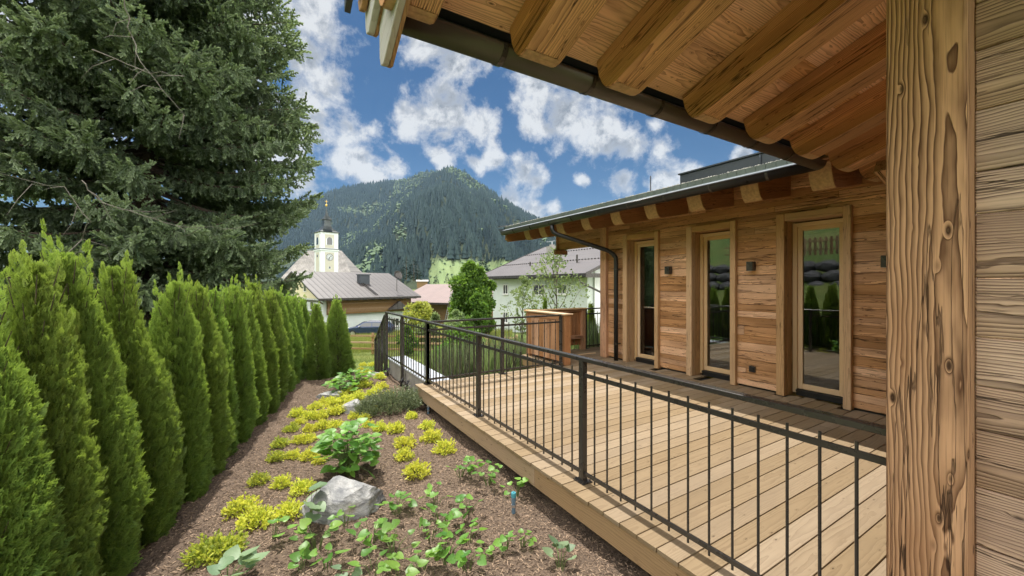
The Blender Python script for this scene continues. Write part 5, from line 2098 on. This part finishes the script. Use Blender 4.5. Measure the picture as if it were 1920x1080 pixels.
def archwin(nx, w, z0, z1, ctr=0.0, name='belfry_window', off=.05):
    n = 8
    pr = [(-w, z0), (w, z0)] + [(w * math.cos(math.pi * k / n), z1 - w + w * math.sin(math.pi * k / n)) for k in range(n + 1)]
    mbf, mbp = MB(), MB()
    pr2 = [(x * 1.35, z if i > 1 else z - .12) for i, (x, z) in enumerate(pr)]
    if nx:
        mbf.prism([c_.p(-sd2 - off, ctr - x, z) for x, z in pr2], c_.e * .1)
        mbp.prism([c_.p(-sd2 - off - .05, ctr - x, z) for x, z in pr], c_.e * .1)
    else:
        mbf.prism([c_.p(ctr + x, -sd2 - off, z) for x, z in pr2], c_.d * .1)
        mbp.prism([c_.p(ctr + x, -sd2 - off - .05, z) for x, z in pr], c_.d * .1)
    f = c_.part(mbf, name, M['chwhite'])
    c_.part(mbp, 'pane', M['pane'], f)


archwin(0, .75, zpy(460), zpy(446)); archwin(1, .75, zpy(460), zpy(446))
archwin(0, .28, zpy(504), zpy(500), 0, 'small_window'); archwin(1, .28, zpy(483), zpy(478), 0, 'small_window')
# clock: a flat dial facing the square
cz = zpy(483)
mb = MB()
n = 24
mb.prism([c_.p(1.05 * math.cos(2 * math.pi * k / n), -sd2 - .06, cz + 1.05 * math.sin(2 * math.pi * k / n)) for k in range(n)], c_.d * .08)
ck = c_.part(mb, 'clock_dial', M['chwhite'])
mb = MB()
for k in range(n):
    a0, a1 = 2 * math.pi * k / n, 2 * math.pi * (k + 1) / n
    for r0, r1 in ((.94, 1.05), (.46, .52)):
        mb.prism([c_.p(r0 * math.cos(a0), -sd2 - .075, cz + r0 * math.sin(a0)), c_.p(r1 * math.cos(a0), -sd2 - .075, cz + r1 * math.sin(a0)), c_.p(r1 * math.cos(a1), -sd2 - .075, cz + r1 * math.sin(a1)), c_.p(r0 * math.cos(a1), -sd2 - .075, cz + r0 * math.sin(a1))], c_.d * .012)
for k in range(12):
    a0 = 2 * math.pi * k / 12
    mb.beam(c_.p(.60 * math.cos(a0), -sd2 - .07, cz + .60 * math.sin(a0)), c_.p(.89 * math.cos(a0), -sd2 - .07, cz + .89 * math.sin(a0)), .13, .02, up=c_.d)
c_.part(mb, 'clock_numerals', M['black'], ck)
mb = MB()
mb.beam(c_.p(-.2, -sd2 - .09, cz - .15), c_.p(.6, -sd2 - .09, cz + .45), .16, .02, up=c_.d); mb.beam(c_.p(.1, -sd2 - .11, cz + .2), c_.p(-.3, -sd2 - .11, cz - .75), .2, .02, up=c_.d)
c_.part(mb, 'clock_hands', M['spire'], ck)
mb = MB()
z0 = zpy(437)
prof = [(3.95, z0 - .05), (4.05, z0 + .05), (3.0, z0 + .55), (2.15, z0 + 1.15), (1.55, z0 + 1.9), (1.3, z0 + 2.6), (1.25, z0 + 3.5), (1.25, z0 + 3.9), (1.85, z0 + 3.95), (1.2, z0 + 4.55), (.6, z0 + 5.3), (.25, z0 + 6.6), (.06, z0 + 8.2)]
n = 4
th = math.atan2(c_.e[1], c_.e[0]) + math.pi / 4
V = [c_.p(0, 0, z) + np.array((r * math.cos(th + k * math.pi / 2), r * math.sin(th + k * math.pi / 2), 0)) for r, z in prof for k in range(4)]
mb.add(V, [(i * 4 + j, i * 4 + (j + 1) % 4, (i + 1) * 4 + (j + 1) % 4, (i + 1) * 4 + j) for i in range(len(prof) - 1) for j in range(4)] + [(3, 2, 1, 0)])
c_.part(mb, 'spire', M['spire'])
mb = MB()
cp = c_.p(0, 0, z0 + 8.3)
mb.lathe([(.05, -.35), (.3, -.2), (.36, 0), (.3, .2), (.05, .35)], c=cp, n=10)
mb.beam(cp + UP * .3, cp + UP * 1.7, .06, .06, up=(1, 0, 0)); mb.beam(cp + UP * 1.2 - c_.e * .4, cp + UP * 1.2 + c_.e * .4, .06, .06)
c_.part(mb, 'spire_cross', M['gold'])
# nave behind the tower, hipped shingle roof
A, B = P(577, 470, 131), P(640, 470, 131)
zr = zpy(470, 131) - 7
ex = nrm((B - A) * (1, 1, 0)); ey = np.cross(UP, ex)
ze = 3.4
ln = np.linalg.norm((B - A)[:2])
q = lambda s, d, z: np.array((A[0], A[1], 0)) + ex * s + ey * d + UP * z
hh = 6.6
r0, r1 = q(0, 0, zr), q(ln, 0, zr)
e0, e1, e2, e3 = q(-5.2, -hh, ze), q(ln + 6.8, -hh, ze), q(ln + 6.8, hh, ze), q(-5.2, hh, ze)
m0, m1 = q(-3.0, -hh * .45, ze + (zr - ze) * .5), q(ln + 3.2, -hh * .45, ze + (zr - ze) * .5)
n0, n1 = q(-3.0, hh * .45, ze + (zr - ze) * .5), q(ln + 3.2, hh * .45, ze + (zr - ze) * .5)
mb = MB()
Vn = [r0, r1, m0, m1, n0, n1, e0, e1, e2, e3]
wcn = [(np.dot(v, ex), v[2] * 1.2, 0) for v in Vn]
mb.add(Vn, [(2, 3, 1, 0), (6, 7, 3, 2), (4, 0, 1, 5), (9, 4, 5, 8), (2, 0, 4), (6, 2, 4, 9), (1, 3, 5), (3, 7, 8, 5)], wcn)
c_.part(mb, 'nave_roof', M['roof_shingle'])
mb = MB()
rot = np.stack((ex, ey, UP), 1)
mb.box(q(ln / 2 + .8, 0, (ze - 7) / 2), (ln + 11, 2 * hh - 1, ze + 7), rot)
c_.part(mb, 'nave_wall', M['chwhite'])

# ------------------------------------------------------------------ car on the lane
t0 = W((694 - 960) / F * 40, 40, 0)
gz = float(H(t0[0], t0[1]))
xs = axis([(-40, 60, 2)])
car = empty('parked_car', 'dark blue estate car parked in front of the pale house wall', 'car', (t0[0], t0[1], gz), 0)
ang = math.atan2(wv(.995, .1)[1], wv(.995, .1)[0])
car.rotation_euler = (0, 0, ang)
# silhouette of the body (x along the car, front to the left), z
lo = [(-2.3, .35), (-2.32, .62), (-2.2, .78), (-1.55, .90), (-1.15, .97), (1.95, 1.0), (2.25, .92), (2.33, .6), (2.28, .32)]
mb = MB()
mb.prism([(x, -.86, z) for x, z in lo], (0, 1.72, 0))
mb.build('body', M['carpaint'], car, bevel=.05, seg=3)
hi = [(-1.25, .95), (-.55, 1.40), (-.1, 1.47), (1.2, 1.45), (1.75, 1.36), (2.2, .98)]
mb = MB()
k = len(hi)
V = [(x, -.80 + (z - .95) * .28, z) for x, z in hi] + [(x, .80 - (z - .95) * .28, z) for x, z in hi]
mb.add(V, [tuple(range(k)), tuple(range(k, 2 * k))[::-1]] + [(i, i + k, i + k + 1, i + 1) for i in range(k - 1)])
mb.build('cabin', M['carpaint'], car, bevel=.03, seg=2)
for pts, nm in (([(-.98, 1.0), (-.42, 1.36), (.30, 1.40), (.30, 1.0)], 'side_window'), ([(.38, 1.0), (.38, 1.40), (1.15, 1.38), (1.30, 1.0)], 'side_window'), ([(1.38, 1.0), (1.24, 1.37), (1.66, 1.30), (1.98, 1.02)], 'side_window')):
    for sg in (-1, 1):
        mb = MB()
        mb.prism([(x, sg * (.812 - (z - .95) * .28), z) for x, z in pts], (0, -sg * .02, 0))
        mb.build(nm, M['pane'], car)
mb = MB()
mb.prism([(-1.22, -.70, 1.0), (-1.22, .70, 1.0), (-.60, .60, 1.39), (-.60, -.60, 1.39)], (-.03, 0, .02))
mb.build('windscreen', M['pane'], car)
for x in (-1.45, 1.40):
    for sg in (-1, 1):
        mb = MB()
        mb.tube([(x, sg * .88, .33), (x, sg * .66, .33)], .33, 18)
        w = mb.build('wheel', M['black'], car)
        mb = MB()
        mb.tube([(x, sg * .89, .33), (x, sg * .86, .33)], .21, 14)
        mb.build('rim', M['alu'], w)
for sg in (-1, 1):
    mb = MB()
    mb.box((-.82, sg * .93, 1.02), (.14, .2, .13))
    mb.build('wing_mirror', M['alu'], car, bevel=.03)
    mb = MB()
    mb.tube([(-.1, sg * .60, 1.50), (1.5, sg * .6, 1.47)], .02, 6)
    mb.box((-.1, sg * .6, 1.47), (.05, .04, .06)).box((1.45, sg * .6, 1.45), (.05, .04, .06))
    mb.build('roof_rail', M['alu'], car)
    mb = MB()
    mb.box((-2.27, sg * .62, .70), (.12, .32, .14))
    mb.build('headlight', M['winframe'], car, bevel=.03)
# the lane
mb = MB()
a_, b_ = t0 + wv(-30, -3), t0 + wv(40, 4)
dd2 = nrm(b_ - a_); nn2 = np.array((-dd2[1], dd2[0], 0))
n = 40
Vl = []
for k in range(n + 1):
    for sg in (-2.2, 2.4):
        q_ = a_ + (b_ - a_) * k / n + nn2 * sg
        Vl.append((q_[0], q_[1], float(H(q_[0], q_[1])) + .03))
mb.add(Vl, [(2 * k, 2 * k + 2, 2 * k + 3, 2 * k + 1) for k in range(n)])
tag(mb.build('road', M['asphalt']), kind='structure')


# ------------------------------------------------------------------ mountains
def mountain(name, prof, d0, d1, seed, pow_, spur, meadow=False, px0=330, px1=1330, n=240, m=110):
    pxs = np.linspace(px0, px1, n)
    ts = np.concatenate((np.linspace(0, 1, m), np.linspace(1.02, 1.3, 10)))
    xp, yp = zip(*prof)
    sky = np.interp(pxs, xp, yp)
    sky = sky + (fbm(pxs * .05, pxs * 0 + seed, 4, seed) - .5) * 5
    PX, T = np.meshgrid(pxs, ts)

    def hgt(PX, T):
        Zs = (HZ - np.interp(PX, pxs, sky)) / F * d1
        z = Zs * np.clip(T, 0, 1) ** pow_
        w = np.clip(T, 0, 1)
        rid = np.abs(fbm(PX * .012 + T * .9, T * 2.2 + PX * .004, 5, seed + 3) - .5) * 2
        z = z - spur * rid * (w * (1 - w) * 4) ** .7 * (.35 + Zs / 900)
        z = z + 18 * (fbm(PX * .06, T * 14, 3, seed + 9) - .5) * np.clip(w * 4, 0, 1) * np.clip((1 - w) * 8, 0, 1)
        return z - np.maximum(0, T - 1) * 900

    def D(PX, T):
        return d0 + T * (d1 - d0)
    Z = hgt(PX, T) - 7
    d = D(PX, T)
    xc = (PX - 960) / F * d
    V = np.stack((xc * CT + d * ST, -xc * ST + d * CT, Z), -1).reshape(-1, 3)
    i = (np.arange(len(ts) - 1)[:, None] * n + np.arange(n - 1)[None]).ravel()
    f = np.stack((i, i + 1, i + 1 + n, i + n), 1)
    py = HZ - (Z - EYE) / d * F

    def mead(PX, T, py):
        if not meadow:
            return np.zeros_like(PX)
        edge = (fbm(PX * .03, py * .06, 4, 44) - .5) * 30
        a = sst(800, 812, PX + edge * .5) * sst(985, 955, PX + edge) * sst(484, 489, py + edge * .35 - np.abs(PX - 850) * .04)
        b = sst(772, 782, PX) * sst(812, 806, PX) * sst(336, 331, py) * (T > .9)
        e = sst(700, 715, PX + edge) * sst(760, 740, PX + edge) * sst(395, 400, py) * 0
        return np.clip(np.maximum(a, b), 0, 1)
    md = mead(PX, T, py)
    o = link(name, mesh_np(name, V, [f], md.ravel(), None, True), M['mtn'])
    tag(o, kind='structure')
    return hgt, D, mead


cone_v, cone_f = [], []
for (r0, z0, z1) in ((.20, .06, .55), (.155, .32, .78), (.10, .6, 1.0)):
    k = len(cone_v)
    for j in range(6):
        a = j * math.pi / 3 + z0 * 5
        cone_v.append((r0 * math.cos(a) * (1 + .2 * (j % 2)), r0 * math.sin(a) * (1 + .2 * (j % 2)), z0 - .04 * (j % 2)))
    cone_v.append((0, 0, z1))
    cone_f += [(k + j, k + (j + 1) % 6, k + 6) for j in range(6)]
cone_v = np.array(cone_v)
ball_v = np.concatenate((oc * .42 + (0, 0, .5), np.array([(.3, .3, .65), (-.3, .3, .6), (.3, -.3, .6), (-.3, -.3, .7), (0, 0, 1.0)])))
ball_f = [(0, 6, 4), (6, 2, 4), (2, 7, 4), (7, 1, 4), (1, 9, 4), (9, 3, 4), (3, 8, 4), (8, 0, 4), (0, 5, 2), (2, 5, 1), (1, 5, 3), (3, 5, 0), (0, 2, 6), (2, 1, 7), (1, 3, 9), (3, 0, 8)]


def forest(name, fn, px0, px1, n, seed, label, hh=(20, 36), broad=.1, tmin=.0):
    hgt, D, mead = fn
    g = np.random.default_rng(seed)
    px = g.uniform(px0, px1, n)
    T = tmin + (1.0 - tmin) * g.random(n) ** .8
    z = hgt(px, T) - 7
    d = D(px, T)
    py = HZ - (z - EYE) / d * F
    md = mead(px, T, py)
    dens = fbm(px * .022, T * 9, 4, seed + 1)
    keep = (md < .35) & (dens > .18)
    few = (md >= .35) & (g.random(n) < .45)
    keep |= few
    px, T, z, d, py, few = px[keep], T[keep], z[keep], d[keep], py[keep], few[keep]
    xc = (px - 960) / F * d
    pos = np.stack((xc * CT + d * ST, -xc * ST + d * CT, z - 1), 1)
    n = len(px)
    bm = fbm(px * .02 + 3, T * 7, 4, seed + 5) + .25 * np.exp(-((px - 735 + (py - 400) * .45) / 26) ** 2) + .14 * np.exp(-((px - 905 - (py - 400) * .2) / 26) ** 2)
    isb = ((bm > .66) & (g.random(n) < .75)) | few
    up = np.stack((g.normal(0, .03, n), g.normal(0, .03, n), np.ones(n)), 1)
    sc = g.uniform(*hh, n) * np.where(few, .30, 1)
    c = ~isb
    tin = np.clip(.25 + .5 * g.random(n) + .5 * (fbm(px * .05, T * 14, 3, seed) - .5), 0, 1)
    V, f, Tt = scatter(cone_v, cone_f, pos[c], frames(up[c], g.random(c.sum()) * 6), sc[c] * 1.05, tin[c])
    tag(link(name, mesh_np(name, V, f, Tt), M['conifer_far']), label, kind='stuff')
    if isb.sum() > 5:
        V, f, Tt = scatter(ball_v, ball_f, pos[isb], frames(up[isb], g.random(isb.sum()) * 6), sc[isb] * .62, tin[isb])
        tag(link(name.replace('forest', 'broadleaf_wood'), mesh_np(name + '_b', V, f, Tt), M['broad_far']), 'pale broadleaved streaks in the mountain forest', kind='stuff')


back = mountain('far_hill', [(300, 470), (470, 415), (560, 388), (590, 372), (640, 352), (700, 345), (770, 333), (792, 321), (812, 319), (840, 326), (880, 372), (960, 440), (1400, 530)], 1900, 3300, 3, .85, 90)
front = mountain('mountain', [(300, 520), (540, 505), (575, 482), (600, 466), (650, 432), (700, 402), (750, 368), (795, 335), (835, 312), (850, 312), (870, 320), (900, 340), (935, 368), (965, 388), (1010, 410), (1060, 436), (1150, 470), (1400, 510)], 640, 2500, 8, .95, 230, True)
forest('mountain_forest', front, 520, 1200, 17000, 5, 'dark conifer forest covering the mountain', tmin=.02)
forest('hill_forest', back, 460, 900, 7000, 6, 'hazy conifer forest on the far hill behind the mountain', hh=(26, 40), tmin=.3)

# single conifers and trees at the foot of the meadow
g = np.random.default_rng(77)
base = [(762, 520, 476, 210), (776, 522, 478, 215), (783, 520, 490, 230), (752, 522, 500, 190), (905, 512, 470, 340), (862, 528, 505, 180), (872, 528, 498, 200), (838, 528, 510, 190), (893, 527, 508, 210), (850, 529, 514, 170), (818, 530, 512, 180)]
oo = sorted(range(len(base)), key=lambda i: base[i][0])
for r_i, i in enumerate(oo):
    px, by, ty, d = base[i]
    p = P(px, by, d)
    h = (by - ty) / F * d
    n = 260
    tt = g.random(n) ** .8
    a = g.random(n) * 6.28
    rr = .24 * h * (1 - tt) * (.6 + .5 * g.random(n))
    pos = np.stack((np.cos(a) * rr, np.sin(a) * rr, tt * h * .96), 1)
    z = np.stack((np.cos(a), np.sin(a), -.35 + .8 * tt), 1)
    v, f = quadleaf(1, .35)
    V, ff, T = scatter(v, f, pos, frames(z, g.normal(0, .4, n)), .15 * h * (1.1 - tt), g.random(n))
    t = empty('conifer_tree', f'dark conifer at the meadow foot, {["first", "second", "third", "fourth", "fifth", "sixth", "seventh", "eighth", "ninth", "tenth", "eleventh"][r_i]} counted from the brown roof', 'tree', p - (0, 0, .5), 0, 'conifers at the foot of the meadow')
    link('crown', mesh_np('crown', V, ff, T), M['conifer_far'], t)
    mb = MB()
    mb.tube([(0, 0, -1), (0, 0, h * .9)], (.02 * h, .004 * h), 6)
    mb.build('trunk', M['bark'], t)

# ------------------------------------------------------------------ what the glass doors mirror: the slope across the garden
t = empty('boulder_wall', 'dry boulder wall on the grassy slope mirrored in the glass doors', 'wall', (-13, 8, 0))
g = np.random.default_rng(8)
import bmesh
for row in range(3):
    for k in range(15):
        bm = bmesh.new()
        bmesh.ops.create_icosphere(bm, subdivisions=2, radius=.6)
        for v_ in bm.verts:
            v_.co *= 1 + .15 * math.sin(v_.co.x * 7 + k) * math.cos(v_.co.y * 6 + row)
            v_.co.x *= .8; v_.co.z *= .62
        me = bpy.data.meshes.new('boulder'); bm.to_mesh(me); bm.free()
        o = link('boulder', me, M['dark_rock'], t)
        o.location = (-1.0 - .3 * row, -6 + k * 1.05 + row * .4, 1.4 + row * .62)
fn_ = empty('picket_fence', 'wooden picket fence above the boulder wall, mirrored in the glass doors', 'fence', (-16, 8, 0))
mb = MB()
for k in range(60):
    mb.bx(0, .03, -8 + k * .28, -7.85 + k * .28, 3.4, 4.5, grain=2)
mb.build('pickets', M['fence_wood'], fn_)
mb = MB()
mb.bx(.031, .08, -8, 9, 3.7, 3.8, grain=1).bx(.031, .08, -8, 9, 4.2, 4.3, grain=1)
mb.build('rail', M['fence_wood'], fn_)
h5 = House('hillside_house', 'white chalet on the slope, mirrored in the nearest glass door', (-24, 4, 6.5), (0, 1, 0), (-1, 0, 0), 10)
h5.roof(0, 5, 1.9, .2, M['roof_seam'])
mb = MB(); h5.block(mb, .8, 9.2, 1, 9, -4, -.1); h5.part(mb, 'wall', M['whitesun'])

# ------------------------------------------------------------------ valley air
m, t_ = new_mat('valley_air')
vs = t_.n('VolumePrincipled', {'Color': (.45, .68, 1, 1), 'Density': HAZE, 'Anisotropy': .2})
t_.n('OutputMaterial', {'Volume': vs})
mb = MB()
mb.bx(-3300, 4300, -500, 4400, -13, 1250)
hz = mb.build('haze', m)
tag(hz, 'thin blue valley haze', kind='stuff')
